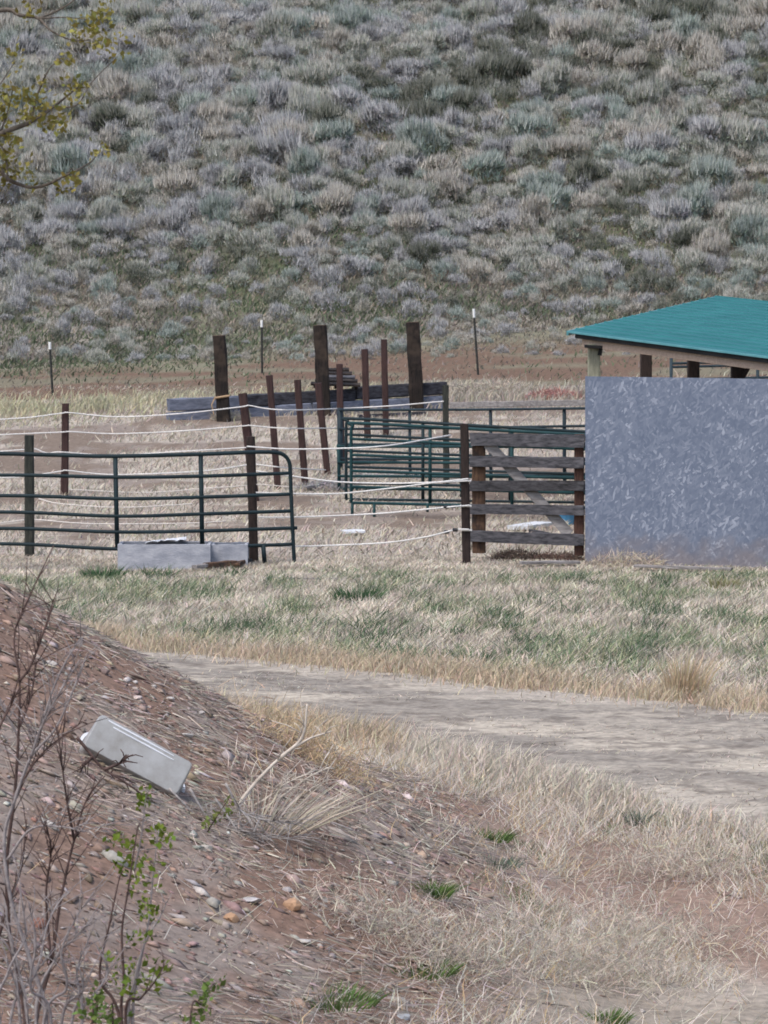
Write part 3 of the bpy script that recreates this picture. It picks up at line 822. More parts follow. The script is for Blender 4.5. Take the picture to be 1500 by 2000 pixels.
# far pipe panel behind the pens
def yl(xa, ya, xb, yb): return lambda px: ya + (yb - ya) * (px - xa) / (xb - xa)
fp = yl(660, 60.5, 1200, 56)
o = empty('stock_fence', gnd(0.6, 59), 'far blue-grey pipe panel running from the row of posts to the shelter', 'fence panel', 'stock panels in the right pen')
for ya, yb in ((801, 797), (838, 831), (868, 866), (896, 896), (926, 927), (952, 958)):
    mb = MB(); tube(mb, [at(662, ya, fp(662)), at(930, (ya + yb) / 2 + 1, fp(930)), at(1190, yb, fp(1190))], .02, 8); mb.build('rail', M['pipe_blue'], o, True)
for x, y0, y1, r_ in ((664, 797, 960, .045), (800, 799, 955, .024), (958, 797, 962, .026), (1102, 796, 965, .028), (1180, 796, 968, .028)):
    mb = MB(); tube(mb, [at(x, y0, fp(x) + .03), at(x + 1, y1, fp(x) + .03)], r_, 8); mb.build('upright', M['pipe_blue'], o, True)

def round_gate(label, Yf, x0, x1, top0, top1, bot0, bot1, nr, uprights, mat, legs=(), rr=14):
    o = empty('tube_gate', gnd((x0 - 750) / F * Yf(x0), Yf(x0)), label, 'gate', 'stock panels in the right pen')
    P = lambda x, f: (x, (top0 + (top1 - top0) * (x - x0) / (x1 - x0)) * (1 - f) + (bot0 + (bot1 - bot0) * (x - x0) / (x1 - x0)) * f)
    fr = [P(x0, 1), P(x0, .5), P(x0, .12), (x0 + rr * .25, P(x0, .035)[1]), (x0 + rr, P(x0 + rr, 0)[1]), P((x0 + x1) / 2, 0), P(x1, 0)]
    mb = MB(); tube(mb, pathpx(fr, Yf, 60), .023, 8); mb.build('frame', mat, o, True)
    for i in range(1, nr):
        f = i / (nr - 1)
        mb = MB(); tube(mb, [at(*P(x0, f), Yf(x0)), at(*P((x0 + x1) / 2, f), Yf((x0 + x1) / 2) + .01), at(*P(x1, f), Yf(x1))], .02, 8); mb.build('rail', mat, o, True)
    for x in uprights:
        mb = MB(); tube(mb, [at(*P(x, 0), Yf(x) + .014), at(*P(x, 1), Yf(x) + .014)], .024, 8); mb.build('upright', mat, o, True)
    for x, yb in legs:
        mb = MB(); tube(mb, [at(*P(x, 1), Yf(x)), at(x, yb, Yf(x))], .02, 8); mb.build('leg', mat, o, True)
    return o
round_gate('dark rounded tube gate leaning behind the teal one in the right pen', yl(676, 55.6, 1190, 53.4), 676, 1190, 817, 846, 975, 982, 6, (826, 996, 1150), M['pipe'])
round_gate('teal rounded tube gate standing in front of the darker one in the right pen', yl(686, 53.3, 1160, 51.6), 686, 1160, 826, 850, 982, 992, 6, (840, 1000, 1128), M['pipe_teal'],
           ((688, 1014), (731, 1014), (835, 1000)))
o = empty('stock_fence', gnd(-.2, 56.6), 'low teal pipe panel with its end post, lying across the pen behind the rounded gates', 'fence panel', 'stock panels in the right pen')
lp = yl(660, 57.5, 1190, 55.2)
for ya, yb in ((872, 873), (903, 905), (930, 932), (954, 960)):
    mb = MB(); tube(mb, [at(660, ya, lp(660)), at(1190, yb, lp(1190))], .021, 8); mb.build('rail', M['pipe_teal'], o, True)
for x in (661, 900):
    mb = MB(); tube(mb, [at(x, 868, lp(x) + .02), at(x + 2, 972, lp(x) + .02)], .027, 8); mb.build('upright', M['pipe_teal'], o, True)
# pale top board on the far panel
mb = MB(); beam(mb, at(880, 791, 57.9), at(1160, 786, 55.9), .05, .085, (0, 1, 0), .12, 8, .004)
tag(mb.build('board', M['plank_pale'], origin=at(1010, 789, 57)), 'pale weathered board lying along the top of the far pipe panel', 'board')

# ------------------------------------------------------------------ ropes
G_R = 'white fence ropes'
def rope(pts, label, r=.010, mat='rope'):
    P = smooth_path([at(px, py, Y) for px, py, Y in pts], 12 * len(pts))
    mb = MB(); tube(mb, P, r, 6)
    return tag(mb.build('rope', M[mat], origin=P[len(P) // 2], smooth=True), label, 'rope', G_R)
yb_ = pB[1][1] - .09; yc_ = pC[1][1] - .09; yd_ = pD[1][1] - .08; ye_ = pE[1][1] - .1; yi_ = pI[1][1] - .08; yll = pL[1][1] - .08
rope([(482, 872, yb_), (560, 877, yb_), (660, 876, yb_), (760, 870, yb_), (880, 850, yb_ + 1)], 'uppermost rope from the gate end post, its loose end reaching above the teal gate')
rope([(500, 920, yb_), (570, 930, yb_), (660, 941, yb_), (760, 944, yb_), (850, 942, yc_), (915, 939, yc_)], 'upper of the two ropes that meet at mid height on the plank gate post')
rope([(500, 962, yb_), (570, 964, yb_), (660, 964, yb_), (760, 954, yb_), (850, 942.5, yc_), (915, 935, yc_)], 'lower of the two ropes that meet at mid height on the plank gate post')
r4 = rope([(504, 1010, yb_), (576, 1010, yb_), (740, 1003, yb_), (868, 991, yc_), (918, 987, yc_)], 'rope with black insulators second from the ground in the front gap')
r5 = rope([(506, 1064, yb_), (578, 1067, yb_), (740, 1061, yb_), (830, 1049, yc_), (888, 1035, yc_), (916, 1034, yc_)], 'lowest rope with black insulators across the front gap')
for ro, pts in ((r4, ((872, 990), (886, 989))), (r5, ((872, 1039), (889, 1035)))):
    for px, py in pts:
        c = at(px, py, yc_); mb = MB(); tube(mb, [c + np.array([-.035, 0, -.006]), c + np.array([-.02, 0, 0]), c + np.array([.02, 0, 0]), c + np.array([.035, 0, .006])], [.008, .022, .022, .008], 8)
        mb.build('insulator', M['insul'], ro)
for px, py in ((909, 939), (910, 988), (911, 1035)):
    c = at(px, py, pC[1][1]); hw = pC[3] / 2 + .010
    mb = MB(); tube(mb, [c + np.array([sx * hw, sy * hw, 0]) for sx, sy in ((-1, -1), (1, -1), (1, 1), (-1, 1), (-1, -1))], .011, 6)
    ring = mb.build('rope_wrap', M['rope'], pC[0])
rope([(-80, 823, yd_ + .3), (0, 819, yd_), (60, 815, yd_), (121, 807, yd_), (136, 806, yd_), (230, 814, yd_), (350, 808, ye_), (468, 795, ye_), (486, 792, ye_), (520, 798, ye_), (570, 801, ye_), (660, 798, yi_), (760, 793, yi_), (866, 784, yll)],
     'topmost rope of the rear fence, sagging in front of the stacked timbers')
rope([(-80, 852, yd_ + .3), (0, 849, yd_), (121, 844, yd_), (136, 843, yd_), (224, 847, yd_), (350, 842, ye_), (474, 832, ye_), (488, 831, ye_), (530, 835, ye_), (580, 837, ye_), (657, 836, yi_)],
     'second rope down in the rear fence, above the front gate')
rope([(-60, 886, yd_), (48, 878, yd_), (66, 876, yd_), (92, 885, yd_), (121, 883, yd_), (220, 889, yd_), (350, 882, ye_), (484, 874, ye_)],
     'rear fence rope that crosses behind the top rail of the front gate', .010)
rope([(-60, 934, yd_), (40, 932, yd_), (64, 929, yd_), (121, 920, yd_), (132, 919, yd_), (224, 927, yd_), (392, 920, ye_), (482, 908, ye_), (500, 907, ye_), (564, 914, ye_), (657, 919, yi_)],
     'rear fence rope seen just above the second rail of the front gate', .010, 'rope')
rope([(136, 956, yd_), (280, 962, yd_), (400, 954, ye_), (484, 948, ye_), (500, 946, ye_), (580, 952, ye_)], 'lowest rear fence rope that runs level behind the third rail of the front gate', .009, 'rope_old')
rope([(76, 974, 54.5), (120, 984, 54), (240, 991, 53.8), (376, 984, 54)], 'slack grimy rope hanging low between the third and fourth rails of the front gate', .009, 'rope_old')
rope([(-60, 1024, 49.5), (0, 1021, 49.5), (44, 1016, 49.5), (72, 1015, 49.5), (180, 1023, 49.3), (360, 1022, 49.3), (440, 1018, 49.5)], 'grimy rope nearest the ground, behind the lower rails of the front gate', .009, 'rope_old')

# ------------------------------------------------------------------ stacked timbers and pallet
G_S = 'stacked grey timbers'
Ta, Tc, Td = tA[1][1] + .32, tC[1][1] + .32, max(tC[1][1] + .5, tD[1][1] + .32)
def timber(x0, y0, Y0, x1, y1, Y1, h, mat, label, w=.22):
    a = at(x0, y0, Y0); b = at(x1, y1, Y1)
    mb = MB(); beam(mb, a, b, w, h, (0, 1, 0), .1, 10, .008, .02)
    return tag(mb.build('timber', mat, origin=(a + b) / 2), label, 'timber', G_S)
timber(327, 819, Ta, 606, 800, Tc, .25, M['timber'], 'lower left grey timber lying on the ground, at the foot of the left sleeper post')
timber(608, 800, Tc, 866, 786, Td, .25, M['timber'], 'lower right grey timber lying on the ground, behind the tall brown posts')
timber(328, 791, Ta, 478, 785, Ta * .5 + Tc * .5, .23, M['timber'], 'short blue-grey timber on top at the left end of the stack')
timber(480, 783, Ta * .5 + Tc * .5, 690, 771, Tc * .65 + Td * .35, .23, M['timber_dark'], 'dark grey timber on top in the middle of the stack, below the pallet')
timber(692, 768, Tc * .65 + Td * .35, 868, 758, Td, .24, M['timber_dark'], 'dark split timber on top at the right end of the stack')
o = empty('pallet', at(655, 740, 68.5), 'dark slatted wooden pallet propped on top of the stacked timbers', 'pallet')
c00 = at(607, 749, Tc + .15); c10 = at(704, 752, Tc + .15); c01 = at(640, 722, Tc + 1.2); c11 = at(682, 722, Tc + 1.2)
for k in range(5):
    f = k / 4; a = c00 * (1 - f) + c01 * f; b = c10 * (1 - f) + c11 * f
    mb = MB(); beam(mb, a, b, .17, .035, (0, 1, .2), .1, 4, .004); mb.build('slat', M['tie'] if k != 2 else M['plank'], o)
for f in (.08, .5, .92):
    a = c00 * (1 - f) + c10 * f; b = c01 * (1 - f) + c11 * f
    mb = MB(); beam(mb, a + np.array([0, 0, -.05]), b + np.array([0, 0, -.05]), .05, .07, (1, 0, 0), .1, 3, .004); mb.build('stringer', M['tie'], o)

# ------------------------------------------------------------------ plank gate
gY = yl(920, 45.15, 1140, 44.75)
o = empty('plank_gate', hit(1030, 1096), 'weathered grey plank gate with five boards and a diagonal brace', 'gate')
bmats = [M['plank'], M['plank'], M['plank_dark'], M['plank'], M['plank']]
for i, (yl0, yr0, hp) in enumerate(((858, 862, 25), (901, 904, 21), (949, 949, 20), (994, 997, 19), (1047, 1055, 22))):
    mb = MB(); beam(mb, at(919, yl0, gY(919)), at(1141, yr0, gY(1141)), .04, hp * 45 / F, (0, 1, 0), .1, 12, .006, .012)
    mb.build('board', bmats[i], o)
mb = MB(); beam(mb, at(935, 862, gY(935) + .09), at(935, 1080, gY(935) + .09), .10, 26 * 45 / F, (0, 1, 0), .1, 8, .005); mb.build('upright', M['orangewood'], o)
mb = MB(); beam(mb, at(1131, 848, gY(1131) + .09), at(1131, 1085, gY(1131) + .09), .10, 19 * 45 / F, (0, 1, 0), .1, 8, .005); mb.build('upright', M['redwood'], o)
mb = MB(); beam(mb, at(953, 866, gY(953) + .06), at(1112, 1044, gY(1112) + .06), .035, 20 * 45 / F, (0, 1, 0), .1, 8, .005); mb.build('brace', M['plank_pale'], o)

# ------------------------------------------------------------------ shelter
P1 = np.array(at(1110, 648, 50.0)); P2 = np.array(at(1500, 698, 46.0)); P3 = np.array(at(1400, 580, 56.0))
eu = P2 - P1; ev = P3 - P1
o = empty('shelter', gnd(4.4, 47), 'open livestock shelter with teal metal roof and grey strandboard front wall', 'shelter')
# roof: ribbed sheet
nu, nv_ = 2, 140
mb = MB()
nrm = np.cross(eu, ev); nrm /= np.linalg.norm(nrm); nrm *= np.sign(nrm[2])
Umax = 1.9
vs = []; fs = []
prof = []
nr = 17
for i in range(nr):
    for fo, hh in ((0, 0), (.72, 0), (.76, .018), (.82, .018), (.86, 0)):
        prof.append(((i + fo) / nr, hh))
prof.append((1, 0))
for (v, hh) in prof:
    for u in np.linspace(0, Umax, 9):
        vs.append(P1 + eu * u + ev * v + nrm * (hh + .01))
for i in range(len(prof) - 1):
    for j in range(8):
        fs.append([i * 9 + j, i * 9 + j + 1, (i + 1) * 9 + j + 1, (i + 1) * 9 + j])
m0 = len(vs)
vs += [P1 - nrm * .012, P1 + eu * Umax - nrm * .012, P1 + eu * Umax + ev - nrm * .012, P1 + ev - nrm * .012]
fs.append([m0 + 3, m0 + 2, m0 + 1, m0])
mb.add(vs, fs); rf = mb.build('roof', M['roof'], o)
mb = MB(); e1 = P1 - ev * .004
beam(mb, P1 - nrm * .002 - np.array([0, .02, 0]), P1 + eu * Umax - nrm * .002 - np.array([0, .02, 0]), .03, .03, (0, 1, 0), .1, 6, 0); mb.build('edge_trim', M['rooftrim'], rf)
mb = MB(); beam(mb, P1 - nrm * .02 - eu / np.linalg.norm(eu) * .02, P3 - nrm * .02 - eu / np.linalg.norm(eu) * .02, .03, .06, (1, 0, 0), .1, 6, 0); mb.build('edge_trim', M['rooftrim'], rf)
npr = np.array([eu[1], -eu[0], 0.0]); npr /= np.linalg.norm(npr)
if npr[1] > 0: npr = -npr                      # horizontal, out of the eave towards the camera
sdv = tuple(npr)
mb = MB(); beam(mb, P1 + eu * .035 - npr * .03 + np.array([0, 0, -.045]), P1 + eu * Umax - npr * .03 + np.array([0, 0, -.045]), .05, .055, sdv, .06, 6, 0); mb.build('shadow_fascia', M['shadow_fascia'], rf)  # strip coloured as the black shadow line under the eave
mb = MB(); beam(mb, P1 + eu * .05 - npr * .09 + np.array([0, 0, -.125]), P1 + eu * Umax - npr * .09 + np.array([0, 0, -.125]), .05, .10, sdv, .08, 8, .003); mb.build('beam', M['beamwood'], o)
mb = MB(); q = ev * .97; beam(mb, P1 + q + eu * .03 + np.array([0, 0, -.12]), P1 + q + eu * Umax + np.array([0, 0, -.12]), .09, .14, (0, 1, 0), .1, 8, .003); mb.build('beam', M['beamwood'], o)
# posts of the shelter
def spost(x0, x1, ytop, Y, mat, name='post'):
    t = at((x0 + x1) / 2, ytop, Y); wd = (x1 - x0) / F * Y
    mb = MB(); beam(mb, gnd(t[0], Y, -.1), t, wd, wd, (0, 1, 0), .08, 6, .004)
    return mb.build(name, mat, o), t, wd
pp, t, wd = spost(1148, 1172, 672, 49.6, M['palewood'])
mb = MB(); beam(mb, at(1142, 676, 49.5), at(1178, 678, 49.5), .22, .04, (0, 1, 0), .1, 2, .002); beam(mb, at(1174, 676, 49.5), at(1171, 694, 49.5), .1, .05, (0, 1, 0), .1, 2, .002); mb.build('bracket', M['shadow_fascia'], pp)
spost(1251, 1273, 686, 54.6, M['darkbrown']); spost(1343, 1366, 697, 54.4, M['darkbrown']); spost(1428, 1454, 706, 54.2, M['darkbrown'])
mb = MB(); beam(mb, at(1452, 714, 54.1), at(1462, 706, 54.1), .05, .06, (0, 1, 0), .1, 2, .002); beam(mb, at(1452, 735, 54.1), at(1465, 712, 54.1), .05, .06, (0, 1, 0), .1, 2, .002); mb.build('knee_brace', M['darkbrown'], o)
spost(1740, 1770, 722, 46.6, M['palewood'])
# strandboard wall
b0 = at(1143, 1096, 44.75); b1 = at(2060, 1128, 43.4); t0 = at(1143, 735, 44.75); t1 = at(2060, 748, 43.4)
mb = MB(); th = np.array([.0, .018, 0])
bz0 = b0.copy(); bz0[2] = float(ter(*b0[:2])) - .05; bz1 = b1.copy(); bz1[2] = float(ter(*b1[:2])) - .05
mb.add([bz0, bz1, t1, t0, bz0 + th, bz1 + th, t1 + th, t0 + th], [[0, 1, 2, 3], [5, 4, 7, 6], [3, 2, 6, 7], [4, 0, 3, 7], [1, 5, 6, 2], [4, 5, 1, 0]])
wl = mb.build('wall', M['osb'], o); wl['label'] = 'grey weathered strandboard wall sheet'
for x in (1160, 1500, 1830):
    mb = MB(); Yw = 44.75 + (43.4 - 44.75) * (x - 1143) / 917 + .10
    tt = at(x, 744, Yw); beam(mb, gnd(tt[0], Yw, -.05), tt, .09, .06, (0, 1, 0), .1, 4, .002); mb.build('stud', M['beamwood'], wl)
# rails of the pen behind the shelter
o = empty('stock_fence', gnd(5.0, 62), 'thin pipe panel seen through the gap under the teal roof', 'fence panel')
for y_ in (706, 713, 738, 760, 785): 
    mb = MB(); tube(mb, [at(1311, y_ + 4, 60), at(1620, y_ - 4, 60)], .02, 8); mb.build('rail', M['pipe_blue'], o, True)
for x in (1311, 1480):
    mb = MB(); p = at(x, 698, 60); tube(mb, [gnd(p[0], 60, -.05), p], .026, 8); mb.build('upright', M['pipe_blue'], o, True)

# ------------------------------------------------------------------ clutter by the front gate
def box_open(px0, px1, ytop, ybot, Y, depth, label, name, tilt=0):
    a = at(px0, ybot, Y); b = at(px1, ybot, Y); hz = (ybot - ytop) * Y / F
    o = empty(name, (a + b) / 2, label, 'trough')
    up = np.array([0, 0, hz]); dp = np.array([0, depth, 0]); dn = np.array([0, 0, -.12])
    for (p, q, nm) in ((a, b, 'side_board'), (a + dp, b + dp, 'side_board'), (a + np.array([.02, .02, 0]), a + dp + np.array([.02, -.02, 0]), 'end_board'), (b + np.array([-.02, .02, 0]), b + dp + np.array([-.02, -.02, 0]), 'end_board')):
        m = (p + q) / 2; mb = MB(); sd_ = (0, 1, 0) if nm == 'side_board' else (1, 0, 0)
        beam(mb, p + up / 2 + dn / 2, q + up / 2 + dn / 2, .035, hz + .12, sd_, .08, 6, .003); mb.build(nm, M['greyboard'], o)
    mb = MB(); beam(mb, (a + dp / 2) + np.array([.02, 0, .02]), (b + dp / 2) + np.array([-.02, 0, .02]), depth * .9, .03, (0, 1, 0), .05, 3, 0); mb.build('floor_board', M['greyboard'], o)
    return o
box_open(230, 411, 1063, 1108, 44.0, .5, 'long low grey board trough on the ground before the tube gate', 'feed_trough')
box_open(412, 484, 1063, 1095, 44.25, .35, 'short grey board box between the long trough and the gate end post', 'feed_trough')
# crumpled white sheet on the trough
mb = MB(); nxg, nyg = 14, 8; vs = []; fs = []
for j in range(nyg):
    for i in range(nxg):
        u, v = i / (nxg - 1), j / (nyg - 1)
        p = at(284 + 80 * u, 1060 - 12 * (u ** .7) * (1 - abs(2 * v - 1) * .5), 43.98 + .55 * v)
        vs.append(p + np.array([0, 0, random.uniform(-.012, .012)]))
for j in range(nyg - 1):
    for i in range(nxg - 1):
        fs.append([j * nxg + i, j * nxg + i + 1, (j + 1) * nxg + i + 1, (j + 1) * nxg + i])
vs2 = [p + np.array([0, 0, -.012]) for p in vs]; nb = len(vs)
fs += [[k + nb for k in f[::-1]] for f in fs]
mb.add(vs + vs2, fs); tag(mb.build('plastic_sheet', M['sheet'], origin=vs[0]), 'crumpled whitish sheet draped over the long grey trough', 'sheet')
def plank(px0, py0, px1, py1, h, mat, label, name='board', cat='board', w=.14, dz=0.05):
    a = hit(px0, py0); b = hit(px1, py1); a[2] += dz; b[2] += dz
    mb = MB(); beam(mb, a, b, w, h, (0, 1, 0), .12, 6, .004, .01)
    return tag(mb.build(name, mat, origin=(a + b) / 2), label, cat)
plank(402, 1113, 458, 1108, .06, M['orangewood'], 'broken brown plank end lying right of the long grey trough')
plank(425, 1091, 470, 1099, .03, M['plank_pale'], 'narrow pale board leaning beside the short grey box', w=.08, dz=.1)
plank(368, 1134, 662, 1139, .02, M['plank_pale'], 'thin whitish pipe lying in the grass in front of the gates', 'pipe', 'pipe', .03, .045)
plank(668, 1046, 710, 1045, .03, M['sheet'], 'pale flat board lying on the ground inside the front gap', w=.35)
plank(1016, 1108, 1130, 1106, .03, M['plank_pale'], 'pale board half buried at the foot of the plank gate', w=.12)
plank(1240, 1114, 1430, 1120, .03, M['plank_pale'], 'pale board lying along the foot of the strandboard wall', w=.10)
plank(1010, 1038, 1062, 1030, .05, M['sheet'], 'whitish scrap board seen through the plank gate', w=.3)
plank(436, 1100, 486, 1104, .05, M['plank_dark'], 'dark split scrap of wood beside the gate end post', w=.1)
plank(380, 1116, 412, 1112, .04, M['plank_pale'], 'short pale wood scrap at the right corner of the long trough', w=.08)
plank(462, 1112, 476, 1104, .04, M['orangewood'], 'small brown wood chunk right of the broken plank end', w=.08)
plank(690, 908, 775, 902, .04, M['plank'], 'weathered grey board lying flat behind the teal gates', w=.2)
plank(590, 960, 668, 944, .04, M['plank_pale'], 'pale old board lying by the grey hay heap', w=.12)
plank(700, 818, 830, 812, .05, M['timber_dark'], 'dark board lying in front of the right stacked timbers', w=.15)
plank(1040, 1046, 1108, 1062, .06, M['plank_dark'], 'dark broken board lying in the weeds behind the plank gate', w=.1)
# blue tub behind the plank gate
c = hit(1103, 1024); mb = MB()
prof = [(.14, 0), (.17, .16), (.185, .16), (.185, .18), (.16, .18), (.13, .03)]
vs = []; fs = []; S = 16
for (r_, z_) in prof:
    for k in range(S): vs.append(c + np.array([r_ * math.cos(6.2832 * k / S), r_ * math.sin(6.2832 * k / S), z_]))
for i in range(len(prof) - 1):
    for k in range(S): fs.append([i * S + k, i * S + (k + 1) % S, (i + 1) * S + (k + 1) % S, (i + 1) * S + k])
fs.append(list(range(S))[::-1]); fs.append([(len(prof) - 1) * S + k for k in range(S)])
mb.add(vs, fs); tag(mb.build('feed_tub', M['bluetub'], origin=c), 'small blue tub half hidden behind the plank gate', 'tub')

# ------------------------------------------------------------------ small plants
def tuft(name, c, n, h0, h1, rad, col, label, cat, spread=.4, wd=.01, group=None, lean=(.1, 0), mat=None, jit=.2):
    a = rng.uniform(0, 6.283, n); r_ = rad * np.sqrt(rng.random(n))
    P = np.column_stack([np.cos(a) * r_, np.sin(a) * r_, np.zeros(n)])
    h = rng.uniform(h0, h1, n)
    D = np.column_stack([np.cos(a) * spread * r_ / rad + rng.normal(0, jit, n) + lean[0], np.sin(a) * spread * r_ / rad + rng.normal(0, jit, n) + lean[1], np.ones(n)]) * h[:, None]
    bend = np.column_stack([np.cos(a), np.sin(a), -.3 * np.ones(n)]) * (h * jit)[:, None]
    V, l, s, Cc = strips(P, D, rng.uniform(.6, 1.4, n) * wd, jcol(col, n, .2), bend)
    o = bpy.data.objects.new(name, mesh_np(name, V, l, s, mat or M['blade'], Cc)); COL.objects.link(o)
    o.location = tuple(map(float, c - np.array([0, 0, .01])))
    return tag(o, label, cat, group)
tuft('grass_tuft', hit(1335, 1362), 380, .10, .46, .16, gold * .6 + straw * .45, 'tall golden dry grass tuft at the far edge of the track', 'grass tuft', .14, .008, jit=.17)
for px, py, n, h, rad, lab in ((200, 1136, 130, .24, .2, 'dark green weed clump below the left end of the long trough'),
                               (697, 1180, 160, .24, .22, 'large green weed clump in the grass right of the whitish pipe'),
                               (925, 1298, 90, .16, .16, 'low green weed clump at the lower edge of the grass, above the track'),
                               (992, 1235, 80, .14, .2, 'bright green weed clump in the middle of the paddock grass'),
                               (1195, 1150, 110, .15, .25, 'green weed clump in front of the left end of the strandboard wall'),
                               (1413, 1155, 120, .2, .14, 'olive grass clump in front of the right part of the strandboard wall'),
                               (650, 1228, 80, .12, .2, 'small dark green clump in the grass above the start of the track')):
    col = olive * 1.2 if 'olive' in lab else np.array([.065, .115, .055])
    tuft('weed_clump', hit(px, py), n * 3, h * .25, h, rad, col, lab, 'weed', .4, .010, 'green weeds in the paddock grass')
for px, py, n, h, rad, lab in ((845, 1750, 200, .09, .11, 'bright green grass patch on the red bank'), (950, 1640, 160, .08, .18, 'green grass patch at the bottom of the golden verge'),
                               (960, 1690, 120, .06, .2, 'grey-green low weeds just below the verge grass patch'), (1245, 1612, 70, .14, .06, 'lone grey-green sprig in the pale grass near the track'),
                               (1190, 1995, 120, .07, .1, 'green grass patch at the very bottom right of centre'), (820, 1900, 160, .08, .2, 'broad green grass patch below the pale tumbled grass'),
                               (640, 1960, 200, .08, .25, 'green grass patch at the bottom beside the bank'), (1065, 1812, 60, .06, .07, 'small green tuft left of the bluish white stone')):
    tuft('green_tuft', hit(px, py), int(n * 1.5), h * .4, h, rad * .8, green * np.array([.95, 1.1, .75]) if 'grey' not in lab else np.array([.12, .15, .11]), lab, 'grass tuft', .8, .006, 'green tufts on the near ground')
# pinkish dry shrub by the far pipe panel
def radial_bush(name, c, n, rx, h, cols, label, wd, mat):
    n = n * 3; wd = wd * .62
    a = rng.uniform(0, 6.283, n); r_ = np.sqrt(rng.random(n)); hh = h * np.sqrt(np.clip(1.05 - r_ ** 2, 0, 1))
    P = np.column_stack([np.cos(a) * r_ * rx, np.sin(a) * r_ * rx * .5, rng.uniform(0, .8, n) * hh])
    D = rng.normal(0, 1, (n, 3)); D[:, 2] = np.abs(D[:, 2]) * .9; D *= (h * rng.uniform(.15, .4, n))[:, None]
    V, l, s, Cc = strips(P, D, rng.uniform(.6, 1.4, n) * wd, jcol(cols, n, .2), None)
    o = bpy.data.objects.new(name, mesh_np(name, V, l, s, M['blade'], Cc)); COL.objects.link(o); o.location = tuple(map(float, c))
    return tag(o, label, 'bush')
radial_bush('dry_shrub', hit(1082, 782), 420, .55, .24, np.array([.40, .21, .18]), 'pinkish red dry shrub beyond the pale board, left of the shelter', .02, None)
radial_bush('dry_shrub', hit(448, 822), 260, .35, .22, palestraw * .8, 'straw coloured dead stalks at the foot of the left sleeper post', .012, None)
radial_bush('dry_shrub', hit(720, 812), 380, 1.0, .16, palestraw * .75, 'low dry weeds along the foot of the right stacked timbers', .014, None)
radial_bush('dry_shrub', hit(960, 772), 600, 1.0, .30, palestraw * .85, 'pale straw coloured mound of dead weeds behind the far pipe panel', .02, None)
radial_bush('dry_shrub', hit(1090, 1098), 420, .30, .14, np.array([.15, .10, .08]), 'dark tangle of dead weeds under the plank gate', .012, None)
radial_bush('dry_shrub', hit(1010, 1096), 420, .32, .16, np.array([.10, .075, .06]), 'blackish heap of dead stalks under the left half of the plank gate', .012, None)
radial_bush('dry_shrub', hit(1225, 1108), 260, .45, .22, straw * .95, 'straw coloured dead weeds leaning on the strandboard wall', .010, None)
radial_bush('dry_shrub', hit(640, 958), 300, .55, .16, np.array([.34, .32, .31]), 'grey heap of old hay at the left foot of the teal gate', .02, None)
radial_bush('dry_shrub', hit(760, 935), 420, .8, .14, np.array([.40, .38, .36]), 'pale heap of old hay behind the teal gate', .02, None)

# ------------------------------------------------------------------ stones
def stone(px, py, wpx, col, label, flat=.45, seed=1):
    c = hit(px, py); r_ = wpx * c[1] / F / 2
    mb = MB(); rock(mb, c + np.array([0, 0, r_ * flat * .35]), r_, flat, seed)
    return tag(mb.build('stone', stone_mat('stone_face', col), origin=c), label, 'stone', 'stones on the near ground')
for args in ((490, 1762, 46, (.34, .32, .31), 'flat grey slab stone on the bank, left of the orange stone', .3), (570, 1775, 50, (.37, .23, .14), 'largest orange stone on the bank', .7),
             (452, 1800, 38, (.36, .22, .13), 'small orange stone below the flat grey slab', .6), (592, 1842, 44, (0.36, 0.33, 0.30), 'thin whitish stone below the orange stones', .3),
             (1138, 1812, 44, (.42, .44, .47), 'bluish white stone in the dry grass', .7), (788, 1990, 36, (.36, .38, .40), 'pale grey stone at the bottom edge, in green grass', .6),
             (400, 1662, 40, (0.37, 0.33, 0.28), 'cream stone on the bank above the grey litter', .4), (246, 1334, 24, (0.41, 0.37, 0.35), 'white stone on the bank crest, left of the others', .7),
             (264, 1334, 14, (0.39, 0.36, 0.34), 'small white stone touching its bigger neighbour on the bank crest', .7), (300, 1345, 14, (0.39, 0.36, 0.33), 'small white stone alone near the bank crest', .6),
             (332, 1368, 20, (0.37, 0.34, 0.31), 'pale stone on the bank crest above the bin', .5), (392, 1396, 18, (0.34, 0.31, 0.29), 'pale stone lowest along the bank crest', .5),
             (268, 1366, 34, (.40, .33, .30), 'pinkish flat stone between bin and bank crest', .35), (205, 1316, 22, (.16, .12, .11), 'dark stone on the bank crest', .8),
             (205, 1365, 20, (0.39, 0.36, 0.34), 'white stone directly above the bin end', .5), (95, 1300, 30, (0.36, 0.33, 0.30), 'pale stone among the bare twigs on the upper bank', .5),
             (365, 1440, 30, (.33, .31, .29), 'flat grey stone uphill of the bin middle', .35), (560, 1740, 24, (.3, .27, .26), 'little grey stone above the orange stone', .5),
             (75, 1808, 44, (.22, .11, .08), 'dark red stone among the shrub stems', .6), (880, 1790, 18, (.42, .4, .38), 'small pale stone right of the green patch', .5)):
    stone(*args, seed=hash(args[0] * 31 + args[1]) % 1000)

